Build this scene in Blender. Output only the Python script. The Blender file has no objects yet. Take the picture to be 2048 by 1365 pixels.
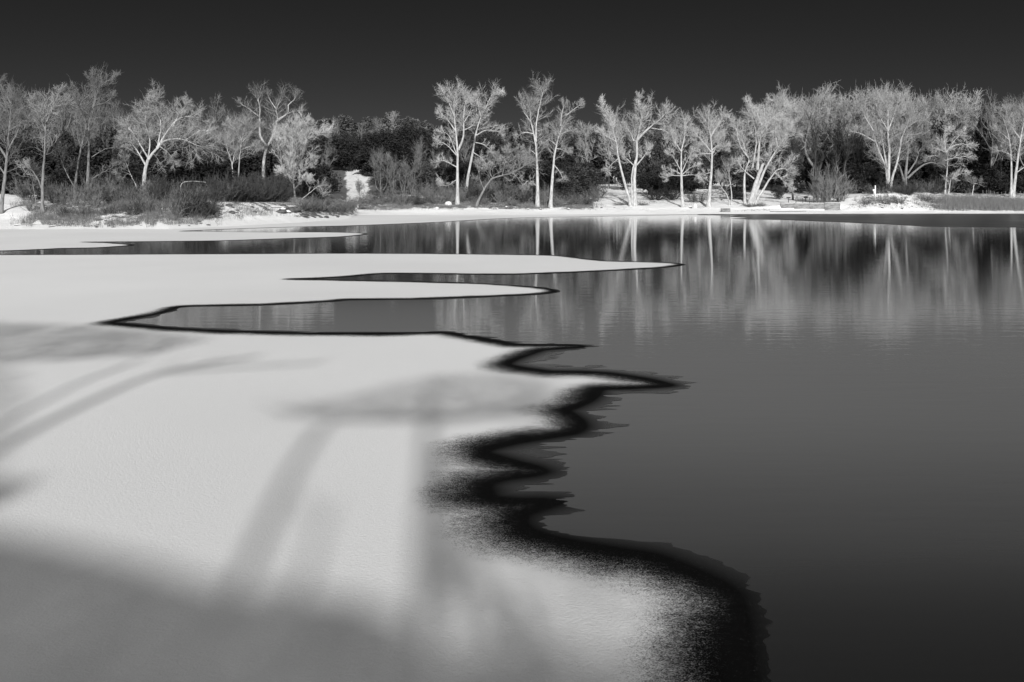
import bpy, math, random
import numpy as np
R = math.radians
rng = np.random.default_rng(7)
random.seed(7)

# ------------------------------------------------------------------ camera, world, sun
scene = bpy.context.scene
col = scene.collection
F = 1991.0            # focal length in pixels of the 2048 px wide photograph
HY = 380.0            # horizon row
H = 4.0               # eye height above the water
cam = bpy.data.cameras.new('camera')
cam.sensor_width = 36.0
cam.lens = 36.0 * F / 2048.0
cam.shift_y = -(682.5 - HY) / 2048.0
cam.clip_start = 0.1
cam.clip_end = 6000
camo = bpy.data.objects.new('camera', cam)
camo.location = (0, 0, H)
camo.rotation_euler = (R(90), 0, 0)
col.objects.link(camo)
scene.camera = camo

SUN_EL = R(24.0)
AX = -0.0773                                  # the light travels towards +Y, a little to the left
ldir = np.array([AX, 1.0, 0.0]); ldir /= np.linalg.norm(ldir)
ldir = np.array([ldir[0] * math.cos(SUN_EL), ldir[1] * math.cos(SUN_EL), -math.sin(SUN_EL)])

world = bpy.data.worlds.new('World')
scene.world = world
world.use_nodes = True
wn = world.node_tree.nodes; wl = world.node_tree.links
wn.clear()
sky = wn.new('ShaderNodeTexSky'); sky.sky_type = 'NISHITA'; sky.sun_disc = False
sky.sun_elevation = SUN_EL; sky.sun_rotation = math.pi - math.atan(0.0773)
sky.altitude = 1500; sky.air_density = 1.0; sky.dust_density = 1.2; sky.ozone_density = 1.0
sep = wn.new('ShaderNodeSeparateColor')       # black-and-white film behind a red filter
wl.new(sky.outputs[0], sep.inputs[0])
fc = wn.new('ShaderNodeMath'); fc.operation = 'POWER'; fc.inputs[1].default_value = 1.5      # contrast of the red-filtered film
wl.new(sep.outputs['Red'], fc.inputs[0])
mr0 = wn.new('ShaderNodeMath'); mr0.operation = 'MULTIPLY'; mr0.inputs[1].default_value = 0.028
wl.new(fc.outputs[0], mr0.inputs[0])
# added sky glow behind the camera, brightening towards the sun to fill shadows
gm = wn.new('ShaderNodeTexCoord')
dp = wn.new('ShaderNodeVectorMath'); dp.operation = 'DOT_PRODUCT'; dp.inputs[1].default_value = tuple(-ldir)
wl.new(gm.outputs['Generated'], dp.inputs[0])
ha = wn.new('ShaderNodeMath'); ha.operation = 'MULTIPLY_ADD'; ha.inputs[1].default_value = .5; ha.inputs[2].default_value = .5
wl.new(dp.outputs['Value'], ha.inputs[0])
pw = wn.new('ShaderNodeMath'); pw.operation = 'POWER'; pw.inputs[1].default_value = 3.0; wl.new(ha.outputs[0], pw.inputs[0])
mr = wn.new('ShaderNodeMath'); mr.operation = 'MULTIPLY_ADD'; mr.inputs[1].default_value = 6.5
wl.new(pw.outputs[0], mr.inputs[0]); wl.new(mr0.outputs[0], mr.inputs[2])
comb = wn.new('ShaderNodeCombineColor')
for i in range(3): wl.new(mr.outputs[0], comb.inputs[i])
bg = wn.new('ShaderNodeBackground'); bg.inputs['Strength'].default_value = 0.10
wl.new(comb.outputs[0], bg.inputs['Color'])
wo = wn.new('ShaderNodeOutputWorld'); wl.new(bg.outputs[0], wo.inputs['Surface'])

sd = bpy.data.lights.new('sun', 'SUN'); sd.energy = 4.85; sd.angle = R(0.53); sd.color = (1, .995, .985)
so = bpy.data.objects.new('sun', sd); col.objects.link(so)
from mathutils import Vector
so.rotation_euler = Vector(ldir).to_track_quat('-Z', 'Y').to_euler()
so.location = (4, -60, 40)

scene.view_settings.view_transform = 'Standard'
scene.view_settings.look = 'None'
scene.view_settings.exposure = 0.0
scene.view_settings.gamma = 1.0
scene.view_settings.use_curve_mapping = False
scene.render.engine = 'CYCLES'
scene.cycles.max_bounces = 6
scene.cycles.diffuse_bounces = 2
scene.cycles.glossy_bounces = 3

# ------------------------------------------------------------------ helpers
def P(px, py, D):
    return np.array([(px - 1024) / F * D, D, H + (HY - py) / F * D])
def G(px, py):
    D = H * F / (py - HY)
    return ((px - 1024) / F * D, D)

def tag(o, label=None, cat=None, group=None, kind=None):
    if label: o['label'] = label
    if cat: o['category'] = cat
    if group: o['group'] = group
    if kind: o['kind'] = kind
    return o
def empty(name, loc, rz=0.0, sc=None, **k):
    o = bpy.data.objects.new(name, None); o.location = loc; o.rotation_euler = (0, 0, rz)
    if sc: o.scale = sc
    o.empty_display_size = 0.3
    col.objects.link(o); return tag(o, **k)
def mesh_from(name, verts, faces, mat, smooth=True):
    """faces: list of (n,k) int arrays"""
    me = bpy.data.meshes.new(name)
    verts = np.asarray(verts, dtype=np.float32)
    me.vertices.add(len(verts)); me.vertices.foreach_set('co', verts.ravel())
    faces = [np.asarray(f, dtype=np.int32) for f in faces if len(f)]
    loops = np.concatenate([f.ravel() for f in faces])
    tot = np.concatenate([np.full(len(f), f.shape[1], dtype=np.int32) for f in faces])
    st = np.concatenate([[0], np.cumsum(tot)[:-1]]).astype(np.int32)
    me.loops.add(len(loops)); me.loops.foreach_set('vertex_index', loops)
    me.polygons.add(len(tot)); me.polygons.foreach_set('loop_start', st)
    me.polygons.foreach_set('loop_total', tot)
    if smooth: me.polygons.foreach_set('use_smooth', np.ones(len(tot), dtype=bool))
    me.update(calc_edges=True)
    if mat: me.materials.append(mat)
    return me
def obj(name, me, parent=None, loc=None):
    o = bpy.data.objects.new(name, me); col.objects.link(o)
    if parent is not None: o.parent = parent
    if loc is not None: o.location = loc
    return o
def copy_tree(o, parent=None):
    c = o.copy(); col.objects.link(c)
    if parent is not None: c.parent = parent
    for ch in list(o.children): copy_tree(ch, c)
    return c

class Geo:
    def __init__(s): s.v = []; s.f = []; s.n = 0
    def add(s, v, fs):
        v = np.asarray(v, dtype=float).reshape(-1, 3)
        s.v.append(v)
        for f in fs:
            f = np.asarray(f, dtype=int)
            if len(f): s.f.append(f + s.n)
        s.n += len(v)
    def tubes(s, P_, r0, r1, sides=4, tip=False, rad=None):
        """P_: (N,K,3) polylines; r0,r1 scalar or (N,)"""
        P_ = np.asarray(P_, float)
        if P_.ndim == 2: P_ = P_[None]
        N, K, _ = P_.shape
        T = np.gradient(P_, axis=1)
        T /= np.linalg.norm(T, axis=2, keepdims=True) + 1e-9
        ref = np.where(np.abs(T[..., 1:2]) > .9, np.array([1., 0, 0]), np.array([0., 1., 0]))
        A = np.cross(T, ref); A /= np.linalg.norm(A, axis=2, keepdims=True) + 1e-9
        B = np.cross(T, A)
        if rad is None:
            t = np.linspace(0, 1, K)[None, :]
            rad = np.broadcast_to(np.asarray(r0, float).reshape(-1, 1), (N, 1)) * (1 - t) + np.broadcast_to(np.asarray(r1, float).reshape(-1, 1), (N, 1)) * t
        else:
            rad = np.asarray(rad, float).reshape(N, K)
        an = np.arange(sides) * 2 * np.pi / sides
        ring = P_[:, :, None, :] + rad[:, :, None, None] * (np.cos(an)[None, None, :, None] * A[:, :, None, :] + np.sin(an)[None, None, :, None] * B[:, :, None, :])
        if tip:
            v = np.concatenate([ring[:, :-1].reshape(N, -1, 3), P_[:, -1:, :]], axis=1)
            m = (K - 1) * sides + 1
            base = (np.arange(N) * m)[:, None, None]
            fs = []
            if K > 2:
                k = np.arange(K - 2)[:, None] * sides; j = np.arange(sides)[None, :]; j2 = (j + 1) % sides
                q = np.stack([k + j, k + j2, k + sides + j2, k + sides + j], -1).reshape(1, -1, 4)
                fs.append((q + base).reshape(-1, 4))
            j = np.arange(sides); b = (K - 2) * sides
            tr = np.stack([b + j, b + (j + 1) % sides, np.full(sides, m - 1)], -1)[None]
            fs.append((tr + base).reshape(-1, 3))
            s.add(v.reshape(-1, 3), fs)
        else:
            m = K * sides
            base = (np.arange(N) * m)[:, None, None]
            k = np.arange(K - 1)[:, None] * sides; j = np.arange(sides)[None, :]; j2 = (j + 1) % sides
            q = np.stack([k + j, k + j2, k + sides + j2, k + sides + j], -1).reshape(1, -1, 4)
            s.add(ring.reshape(-1, 3), [(q + base).reshape(-1, 4)])
    def box(s, c, d, rz=0.0):
        c = np.array(c, float); d = np.array(d, float) / 2
        v = np.array([[x, y, z] for x in (-1, 1) for y in (-1, 1) for z in (-1, 1)], float) * d
        cs, sn = math.cos(rz), math.sin(rz)
        v = np.stack([v[:, 0] * cs - v[:, 1] * sn, v[:, 0] * sn + v[:, 1] * cs, v[:, 2]], -1) + c
        s.add(v, [[[0, 1, 3, 2], [4, 6, 7, 5], [0, 4, 5, 1], [2, 3, 7, 6], [0, 2, 6, 4], [1, 5, 7, 3]]])
    def mesh(s, name, mat, smooth=True, origin=None):
        v = np.concatenate(s.v)
        if origin is not None: v = v - np.asarray(origin)
        return mesh_from(name, v, s.f, mat, smooth)

def resample(pts, n):
    """smooth polyline through pts (k,3) -> (n,3)"""
    pts = np.asarray(pts, float)
    if len(pts) > 2:
        e = np.concatenate([[2 * pts[0] - pts[1]], pts, [2 * pts[-1] - pts[-2]]])
        out = []
        for i in range(len(pts) - 1):
            p0, p1, p2, p3 = e[i:i + 4]
            t = np.linspace(0, 1, 9)[:-1, None]
            out.append(.5 * (2 * p1 + (p2 - p0) * t + (2 * p0 - 5 * p1 + 4 * p2 - p3) * t ** 2 + (3 * p1 - p0 - 3 * p2 + p3) * t ** 3))
        pts = np.concatenate(out + [pts[-1:]])
    d = np.concatenate([[0], np.cumsum(np.linalg.norm(np.diff(pts, axis=0), axis=1))])
    t = np.linspace(0, d[-1], n)
    return np.stack([np.interp(t, d, pts[:, i]) for i in range(pts.shape[1])], -1)

def grow(par, n, length, ang=(35, 65), up=0.15, wob=0.25, K=5, t0=0.15, t1=1.0, shrink=0.5, rg=rng, flat=0.0):
    """children of polylines par (N,K0,3): n each, -> (N*n,K,3) and position t"""
    N, K0, _ = par.shape
    M = N * n
    idx = np.repeat(np.arange(N), n)
    t = t0 + (t1 - t0) * (np.tile((np.arange(n) + .5) / n, N) + rg.uniform(-.5, .5, M) / n)
    t = np.clip(t, 0, .999)
    x = t * (K0 - 1); i = x.astype(int); fr = (x - i)[:, None]
    a = par[idx, i]; b = par[idx, i + 1]
    p = a * (1 - fr) + b * fr
    T = b - a; T /= np.linalg.norm(T, axis=1, keepdims=True) + 1e-9
    rv = rg.normal(size=(M, 3)); rv -= (rv * T).sum(1, keepdims=True) * T
    rv /= np.linalg.norm(rv, axis=1, keepdims=True) + 1e-9
    A = np.radians(rg.uniform(ang[0], ang[1], M))[:, None]
    d = np.cos(A) * T + np.sin(A) * rv
    L = np.broadcast_to(np.asarray(length, float), (N,))[idx] * rg.uniform(.5, 1.2, M) * (1 - shrink * t)
    out = np.empty((M, K, 3)); out[:, 0] = p
    st = (L / (K - 1))[:, None]
    for k in range(1, K):
        d = d + rg.normal(size=(M, 3)) * wob + np.array([0, 0, up])
        d /= np.linalg.norm(d, axis=1, keepdims=True) + 1e-9
        out[:, k] = out[:, k - 1] + d * st
    return out

# ------------------------------------------------------------------ materials
def new_mat(name):
    m = bpy.data.materials.new(name); m.use_nodes = True
    n = m.node_tree.nodes; l = m.node_tree.links
    return m, n, l, n['Principled BSDF']
def noise(n, l, scale, detail=4, rough=.55, coord='Object', stretch=None, dist=0):
    tc = n.new('ShaderNodeTexCoord'); out = tc.outputs[coord]
    if stretch:
        mp = n.new('ShaderNodeMapping'); mp.inputs['Scale'].default_value = stretch
        l.new(out, mp.inputs[0]); out = mp.outputs[0]
    t = n.new('ShaderNodeTexNoise'); t.inputs['Scale'].default_value = scale
    t.inputs['Detail'].default_value = detail; t.inputs['Roughness'].default_value = rough
    t.inputs['Distortion'].default_value = dist
    l.new(out, t.inputs['Vector']); return t.outputs['Fac']
def ramp(n, l, src, a, b, va=0.0, vb=1.0):
    m = n.new('ShaderNodeMapRange'); m.inputs['From Min'].default_value = a; m.inputs['From Max'].default_value = b
    m.inputs['To Min'].default_value = va; m.inputs['To Max'].default_value = vb
    l.new(src, m.inputs['Value']); return m.outputs[0]
def mth(n, l, op, a, b=None):
    m = n.new('ShaderNodeMath'); m.operation = op
    for i, x in enumerate((a, b)):
        if x is None: continue
        if isinstance(x, (int, float)): m.inputs[i].default_value = x
        else: l.new(x, m.inputs[i])
    return m.outputs[0]
def grey(n, l, val):
    c = n.new('ShaderNodeCombineColor')
    for i in range(3): l.new(val, c.inputs[i])
    return c.outputs[0]
def mixv(n, l, f, a, b):
    m = n.new('ShaderNodeMix'); m.data_type = 'FLOAT'
    for i, x in ((0, f), (2, a), (3, b)):
        if isinstance(x, (int, float)): m.inputs[i].default_value = x
        else: l.new(x, m.inputs[i])
    return m.outputs[0]
def bump(n, l, b, h, dist, strength=1.0):
    bm = n.new('ShaderNodeBump'); bm.inputs['Distance'].default_value = dist; bm.inputs['Strength'].default_value = strength
    l.new(h, bm.inputs['Height']); l.new(bm.outputs[0], b.inputs['Normal'])
def grey_mat(name, lo, hi, scale=3, stretch=None, rough=.85, spec=.2, bdist=0, detail=4):
    m, n, l, b = new_mat(name)
    f = noise(n, l, scale, detail, stretch=stretch)
    l.new(grey(n, l, ramp(n, l, f, .3, .7, lo, hi)), b.inputs['Base Color'])
    b.inputs['Roughness'].default_value = rough; b.inputs['Specular IOR Level'].default_value = spec
    if bdist: bump(n, l, b, f, bdist)
    return m
M = {}
M['bark_white'] = grey_mat('pale_cottonwood_bark', .22, .62, 2.2, (3, 3, .7), bdist=.06)
M['bark_grey'] = grey_mat('grey_bark', .10, .27, 2.2, (3, 3, .7), bdist=.06)
M['bark_dark'] = grey_mat('dark_bark', .03, .09, 2.2, (3, 3, .7), bdist=.05)
M['twig_white'] = grey_mat('pale_twigs', .36, .68, .7)
M['twig_grey'] = grey_mat('grey_twigs', .24, .48, .7)
M['twig_dim'] = grey_mat('dim_twigs', .10, .28, .7)
M['twig_dark'] = grey_mat('dark_twigs', .03, .10, .9)
M['brush'] = grey_mat('brush_stems', .02, .26, 3.0)
M['grass'] = grey_mat('dry_grass', .07, .36, 1.6, (3, 3, .4))
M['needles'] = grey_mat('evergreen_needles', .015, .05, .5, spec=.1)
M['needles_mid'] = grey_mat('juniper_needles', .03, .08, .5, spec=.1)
M['needles_far'] = grey_mat('hazed_hillside_foliage', .07, .15, .3, spec=.1)  # paler: distance haze is painted into this foliage colour
M['rock'] = grey_mat('shore_rock', .04, .16, 2.5, bdist=.05)
M['snowcap'] = grey_mat('settled_snow', .78, .86, 4, bdist=.02)
M['wood'] = grey_mat('weathered_wood', .08, .2, 3, (1, 6, 6))
M['metal'] = grey_mat('dark_metal', .02, .04, 8, rough=.5, spec=.5)
M['white_paint'] = grey_mat('white_paint', .72, .8, 8)
M['concrete'] = None
m, n, l, b = new_mat('stained_concrete')
f1 = noise(n, l, .8, 6, .65, stretch=(1, 1, 3)); f2 = noise(n, l, 7, 3)
v = mth(n, l, 'ADD', ramp(n, l, f1, .35, .65, .10, .34), ramp(n, l, f2, .3, .7, -.04, .04))
l.new(grey(n, l, v), b.inputs['Base Color']); b.inputs['Roughness'].default_value = .9
bump(n, l, b, f2, .01); M['concrete'] = m

# ------------------------------------------------------------------ terrain
def vnoise2(x, y, seed=0):
    def h(i, j):
        v = np.sin(i * 127.1 + j * 311.7 + seed * 74.7) * 43758.5453
        return v - np.floor(v)
    i = np.floor(x); j = np.floor(y); u = x - i; w = y - j
    u = u * u * (3 - 2 * u); w = w * w * (3 - 2 * w)
    return (h(i, j) * (1 - u) + h(i + 1, j) * u) * (1 - w) + (h(i, j + 1) * (1 - u) + h(i + 1, j + 1) * u) * w
def fbm(x, y, o=4, seed=0):
    s = 0; a = .5
    for k in range(o):
        s = s + a * (vnoise2(x * 2 ** k, y * 2 ** k, seed + k) - .5); a *= .5
    return s
S = np.array([0, 3, 5.8, 6.5, 12, 20, 35, 60, 100, 160, 230, 300, 600, 3000], float)
KEYS = [
 (-1600, 100.8, [0, .5, 1.0, 1.1, 2.2, 3.1, 3.4, 3.6, 4.5, 9, 18, 27, 32, 32]),
 (0,     100.8, [0, .45, .9, 1.05, 2.3, 3.15, 3.4, 3.6, 4.5, 9, 18, 27, 32, 32]),
 (60,    100.8, [0, .45, .85, 1.0, 2.2, 3.05, 3.4, 3.6, 4.5, 9, 18, 27, 32, 32]),
 (340,   100.8, [0, .45, .9, 1.1, 2.2, 3.1, 3.4, 3.6, 4.5, 9, 18, 27, 32, 32]),
 (450,   108.0, [0, .4, .9, 1.1, 2.5, 2.9, 3.2, 3.6, 4.8, 9, 18, 27, 32, 32]),
 (600,   121.0, [0, .5, 1.2, 1.4, 2.0, 2.4, 3.0, 3.8, 6.5, 12.5, 22, 30, 34, 34]),
 (680,   133.0, [0, .3, .6, .7, 1.2, 1.8, 2.6, 3.8, 7, 14, 24, 31, 34, 34]),
 (703,   139.0, [0, .2, .35, .4, .7, 1.2, 2.2, 3.8, 7.5, 14.5, 25, 31, 34, 34]),
 (716,   157.0, [0, .3, .5, .6, 1.3, 2.2, 3.2, 5.2, 10, 17, 27, 32, 34, 34]),
 (850,   159.0, [0, .35, .9, 1.1, 1.7, 2.4, 3.1, 4.3, 8.2, 14, 24, 30, 34, 34]),
 (1000,  159.0, [0, .35, .8, 1.0, 1.6, 2.3, 3.0, 4.0, 6.2, 12, 21, 29, 33, 33]),
 (1195,  162.0, [0, .35, .8, .9, 1.5, 2.1, 3.0, 4.3, 6.5, 12, 21, 28, 32, 32]),
 (1400,  163.5, [0, .35, .7, .9, 1.5, 2.3, 3.1, 4.3, 6.0, 11, 20, 28, 32, 32]),
 (1500,  164.0, [0, .35, .7, .9, 1.6, 2.4, 3.2, 4.4, 6.0, 11, 20, 28, 32, 32]),
 (1558,  165.0, [0, .35, .8, 1.3, 1.7, 2.2, 3.0, 4.4, 5.8, 10, 19, 28, 32, 32]),
 (1568,  165.0, [0, .35, .60, 1.62, 1.72, 2.1, 2.9, 4.3, 5.8, 10, 19, 28, 32, 32]),
 (1676,  165.0, [0, .30, .45, 1.66, 1.75, 2.15, 2.9, 4.3, 5.8, 10, 19, 28, 32, 32]),
 (1686,  166.0, [0, .35, .8, 1.1, 2.3, 2.9, 3.5, 4.4, 5.8, 10, 19, 28, 32, 32]),
 (1775,  167.0, [0, .40, 1.6, 1.9, 3.6, 3.8, 3.9, 4.4, 5.8, 10, 19, 28, 32, 32]),
 (1860,  167.0, [0, .35, .9, 1.1, 2.6, 3.4, 3.5, 4.2, 5.8, 10, 19, 28, 32, 32]),
 (2048,  167.0, [0, .30, .7, .8, 1.6, 2.6, 3.2, 4.0, 5.8, 10, 19, 28, 32, 32]),
 (3700,  167.0, [0, .30, .7, .8, 1.6, 2.6, 3.2, 4.0, 5.8, 10, 19, 28, 32, 32]),
]
KX = np.array([k[0] for k in KEYS], float); KD = np.array([k[1] for k in KEYS]); KZ = np.array([k[2] for k in KEYS], float)
def shore(px): return np.interp(px, KX, KD)
def terr(px, D):
    px = np.asarray(px, float); D = np.asarray(D, float)
    px, D = np.broadcast_arrays(px, D)
    Ds = shore(px); s = D - Ds
    zs = np.stack([np.interp(px, KX, KZ[:, j]) for j in range(len(S))], -1)
    j = np.clip(np.searchsorted(S, s) - 1, 0, len(S) - 2)
    f = np.clip((s - S[j]) / (S[j + 1] - S[j]), 0, 1)
    z = np.take_along_axis(zs, j[..., None], -1)[..., 0] * (1 - f) + np.take_along_axis(zs, (j + 1)[..., None], -1)[..., 0] * f
    X = (px - 1024) / F * D
    wall = (px > 1550) & (px < 1695)
    amp = np.clip(s / 8, 0, 1) * np.where(wall & (s < 12), .08, .8) + np.clip((s - 60) / 60, 0, 3)
    z = z + fbm(X * .22, D * .22, 4, 3) * amp * .4 + fbm(X * .9, D * .9, 3, 9) * np.clip(s / 3, 0, 1) * np.where(wall & (s < 12), .05, .28)
    return np.where(s < 0, s * .18, z)
def ground_at(px, py, dmax=330):
    Dv = shore(px) + np.linspace(0.2, dmax - 100, 700)
    y = HY + F * (H - terr(px, Dv)) / Dv
    k = np.argmax(y <= py) if (y <= py).any() else int(np.argmin(y[:200]))
    return float(Dv[k])

cols_ = np.concatenate([np.arange(-1600, -120, 40), np.arange(-120, 2180, 5), np.arange(2180, 3701, 40)]).astype(float)
srow = np.concatenate([[-6, -2, -.8], np.arange(0, 5.8, .5), [5.8, 6.0, 6.3], np.arange(6.5, 24, .6), np.arange(24, 60, 1.6), np.arange(60, 160, 4), np.arange(160, 320, 8), [360, 450, 600, 1000, 1800, 3000]])
px_g, s_g = np.meshgrid(cols_, srow, indexing='ij')
jit = fbm(px_g * .03, px_g * 0, 3, 5) * 2.2 * np.clip((px_g < 1540) | (px_g > 1700), 0, 1)
D_g = shore(px_g) + s_g
Z_g = terr(px_g, D_g - jit * np.clip(1 - np.abs(s_g) / 6, 0, 1))
X_g = (px_g - 1024) / F * D_g
nr = len(srow); nc = len(cols_)
ii, jj = np.meshgrid(np.arange(nc - 1), np.arange(nr - 1), indexing='ij')
q = np.stack([ii * nr + jj, (ii + 1) * nr + jj, (ii + 1) * nr + jj + 1, ii * nr + jj + 1], -1).reshape(-1, 4)
# litter: bare dead grass and duff showing through the snow (1 = no snow)
lit = np.clip((s_g - 26) / 10, 0, 1) * .85
def patch(x0, x1, s0, s1, v, soft=6):
    global lit
    jx = px_g + fbm(px_g * .11, s_g * .13, 4, 17) * 26; js = s_g * (1 + fbm(px_g * .09, s_g * .2, 3, 19) * .5)
    w = np.clip((jx - x0) / soft, 0, 1) * np.clip((x1 - jx) / soft, 0, 1) * np.clip((js - s0) / 1.5, 0, 1) * np.clip((s1 - js) / 1.5, 0, 1)
    lit = lit * (1 - w) + v * w
patch(60, 450, 4, 24, .55); patch(-200, 60, 6, 24, .15); patch(30, 450, 0.8, 5, .32); patch(450, 640, 2, 9, .3); patch(440, 620, 9, 30, .5)
patch(715, 1190, 5.0, 24, .62); patch(715, 1190, 3.5, 6, .35); patch(590, 715, 3, 30, .6)
patch(688, 744, 28, 125, .34); patch(780, 805, 130, 190, .1); patch(1190, 1300, 6, 95, .14); patch(1300, 1500, 3, 40, .22); patch(1340, 1480, 24, 90, .3)
patch(1500, 1700, 5, 60, .12); patch(1480, 1545, 2.6, 6, .45); patch(715, 1480, 1.8, 4.2, .26); patch(1690, 3000, 1.5, 4, .26); patch(1700, 1870, 3.5, 26, .4); patch(1860, 3700, 3, 40, .5)
patch(1070, 1340, 190, 215, .05); patch(1215, 1250, 95, 130, .05)
me = mesh_from('ground', np.stack([X_g, D_g, Z_g], -1).reshape(-1, 3), [q], None)
at = me.attributes.new('litter', 'FLOAT', 'POINT'); at.data.foreach_set('value', lit.ravel().astype(np.float32))
m, n, l, b = new_mat('snowy_bank')
an = n.new('ShaderNodeAttribute'); an.attribute_name = 'litter'
f1 = noise(n, l, .9, 8, .7); f2 = noise(n, l, 6, 4, .7); f3 = noise(n, l, .12, 3)
mix_ = mth(n, l, 'ADD', mth(n, l, 'MULTIPLY', f1, .6), mth(n, l, 'MULTIPLY', f2, .4))
thr = mth(n, l, 'SUBTRACT', .70, mth(n, l, 'MULTIPLY', an.outputs['Fac'], .42))
msk = ramp(n, l, mth(n, l, 'SUBTRACT', mix_, thr), -.015, .035, 0, 1)
snowv = ramp(n, l, f3, .3, .7, .80, .88); dirt = ramp(n, l, f2, .3, .7, .05, .22)
l.new(grey(n, l, mixv(n, l, msk, snowv, dirt)), b.inputs['Base Color'])
b.inputs['Roughness'].default_value = .8; b.inputs['Specular IOR Level'].default_value = .15
bump(n, l, b, mix_, .25)
me.materials.append(m)
g_obj = tag(obj('ground', me), kind='structure')
M['bank'] = m

# near bank that the photographer stands on (behind and beside the lens)
xs = np.linspace(-160, 160, 90); ys = np.concatenate([[4.6, 4.0, 3.2], np.linspace(2.5, -90, 50)])
gx, gy = np.meshgrid(xs, ys, indexing='ij')
gz = np.interp(gy, [-90, -42, -12, 2.5, 3.2, 4.0, 4.6], [14, 12, 3.2, 2.3, 1.2, .2, -.3]) + fbm(gx * .3, gy * .3, 3, 4) * np.clip((4 - gy) / 4, 0, 1) * .6
nn = len(ys); ii, jj = np.meshgrid(np.arange(len(xs) - 1), np.arange(nn - 1), indexing='ij')
q = np.stack([ii * nn + jj, ii * nn + jj + 1, (ii + 1) * nn + jj + 1, (ii + 1) * nn + jj], -1).reshape(-1, 4)
tag(obj('near_bank', mesh_from('near_bank', np.stack([gx, gy, gz], -1).reshape(-1, 3), [q], M['snowcap'])), kind='structure')

# ------------------------------------------------------------------ water
m, n, l, b = new_mat('pond_water')
b.inputs['IOR'].default_value = 1.33
b.inputs['Roughness'].default_value = .038
fw = noise(n, l, .035, 3, .5, stretch=(1, .5, 1))
tcw = n.new('ShaderNodeTexCoord'); sxw = n.new('ShaderNodeSeparateXYZ'); l.new(tcw.outputs['Object'], sxw.inputs[0])
# sky glare and near shade painted into the base colour, by distance
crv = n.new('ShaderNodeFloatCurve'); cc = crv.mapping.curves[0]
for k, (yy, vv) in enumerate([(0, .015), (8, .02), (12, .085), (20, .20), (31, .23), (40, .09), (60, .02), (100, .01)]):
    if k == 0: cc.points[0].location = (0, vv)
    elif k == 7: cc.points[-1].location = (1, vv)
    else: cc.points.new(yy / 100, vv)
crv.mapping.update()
l.new(mth(n, l, 'DIVIDE', sxw.outputs['Y'], 100.0), crv.inputs['Value']); painted_glare = crv.outputs[0]
painted_tone = mth(n, l, 'MULTIPLY', painted_glare, ramp(n, l, fw, .3, .7, .88, 1.1))
l.new(grey(n, l, painted_tone), b.inputs['Base Color'])
h1 = noise(n, l, 1.6, 3, .6, stretch=(.35, 1.6, 1)); h2 = noise(n, l, 7, 2, .5, stretch=(.4, 1.8, 1))
hh = mth(n, l, 'ADD', h1, mth(n, l, 'MULTIPLY', h2, .15))
bump(n, l, b, hh, .004)
wm = m
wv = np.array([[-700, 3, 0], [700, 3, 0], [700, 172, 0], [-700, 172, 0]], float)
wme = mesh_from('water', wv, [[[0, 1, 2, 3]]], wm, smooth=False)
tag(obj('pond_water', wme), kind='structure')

# ------------------------------------------------------------------ ice sheet
EDGE = [(1540, 1640), (1522, 1500), (1508, 1365), (1500, 1300), (1492, 1240), (1475, 1190), (1430, 1160), (1370, 1133), (1310, 1112), (1230, 1099),
 (1160, 1087), (1103, 1075), (1062, 1060), (1050, 1045), (1060, 1030), (1103, 1015), (1125, 1006), (1085, 1001), (1036, 1001), (992, 996), (983, 984), (982, 972),
 (1010, 961), (1069, 953), (1092, 945), (1070, 934), (1036, 926), (992, 913), (977, 906), (990, 899), (1036, 888), (1100, 877), (1150, 869), (1170, 856), (1164, 842),
 (1146, 829), (1140, 823), (1156, 816), (1182, 804), (1198, 791), (1206, 781), (1255, 779), (1315, 776), (1345, 772), (1310, 762), (1270, 755), (1220, 748), (1170, 745),
 (1103, 744), (1070, 740), (1042, 736), (1020, 730), (1030, 722), (1058, 711), (1086, 702), (1120, 699), (1165, 695.5), (1155, 692), (1103, 690.5), (1036, 690), (1016, 687), (990, 682),
 (935, 673), (887, 666), (800, 667.5), (630, 667.5), (450, 663), (350, 658), (280, 652), (240, 648), (226, 646.5), (240, 643), (300, 632), (340, 622), (370, 614), (520, 611), (660, 603.5),
 (700, 600.5), (830, 599), (1000, 593), (1085, 588), (1112, 583), (1080, 576), (1000, 570), (940, 567), (800, 563.5), (700, 561.5), (630, 560), (583, 559), (640, 557), (700, 553.5), (760, 548),
 (850, 548), (940, 549), (1030, 549), (1150, 545), (1250, 540), (1330, 535), (1365, 530), (1340, 526.5), (1280, 524.5), (1210, 522.5), (1160, 517), (1100, 511.5), (900, 508.5), (700, 507.5),
 (500, 508.3), (300, 509.2), (100, 510), (-200, 511), (-700, 512), (-1150, 511), (-1150, 507), (-700, 504), (-200, 503), (0, 502.5), (80, 499.5), (122, 497.5), (195, 496), (250, 492.5), (266, 490.5), (220, 486.5),
 (170, 484.8), (230, 484.2), (293, 483.8), (440, 482), (561, 478), (683, 474), (735, 468.6), (700, 466), (635, 465), (537, 465), (400, 463.5), (366, 462.8), (440, 459.5), (586, 454.5), (693, 452),
 (781, 448.8), (850, 446), (900, 443.5), (984, 438.6), (1051, 436), (1120, 434.8), (1180, 433.8), (1292, 431.4), (1404, 429), (1500, 427), (1560, 425)]
EDGE = np.array(EDGE, float)
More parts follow.
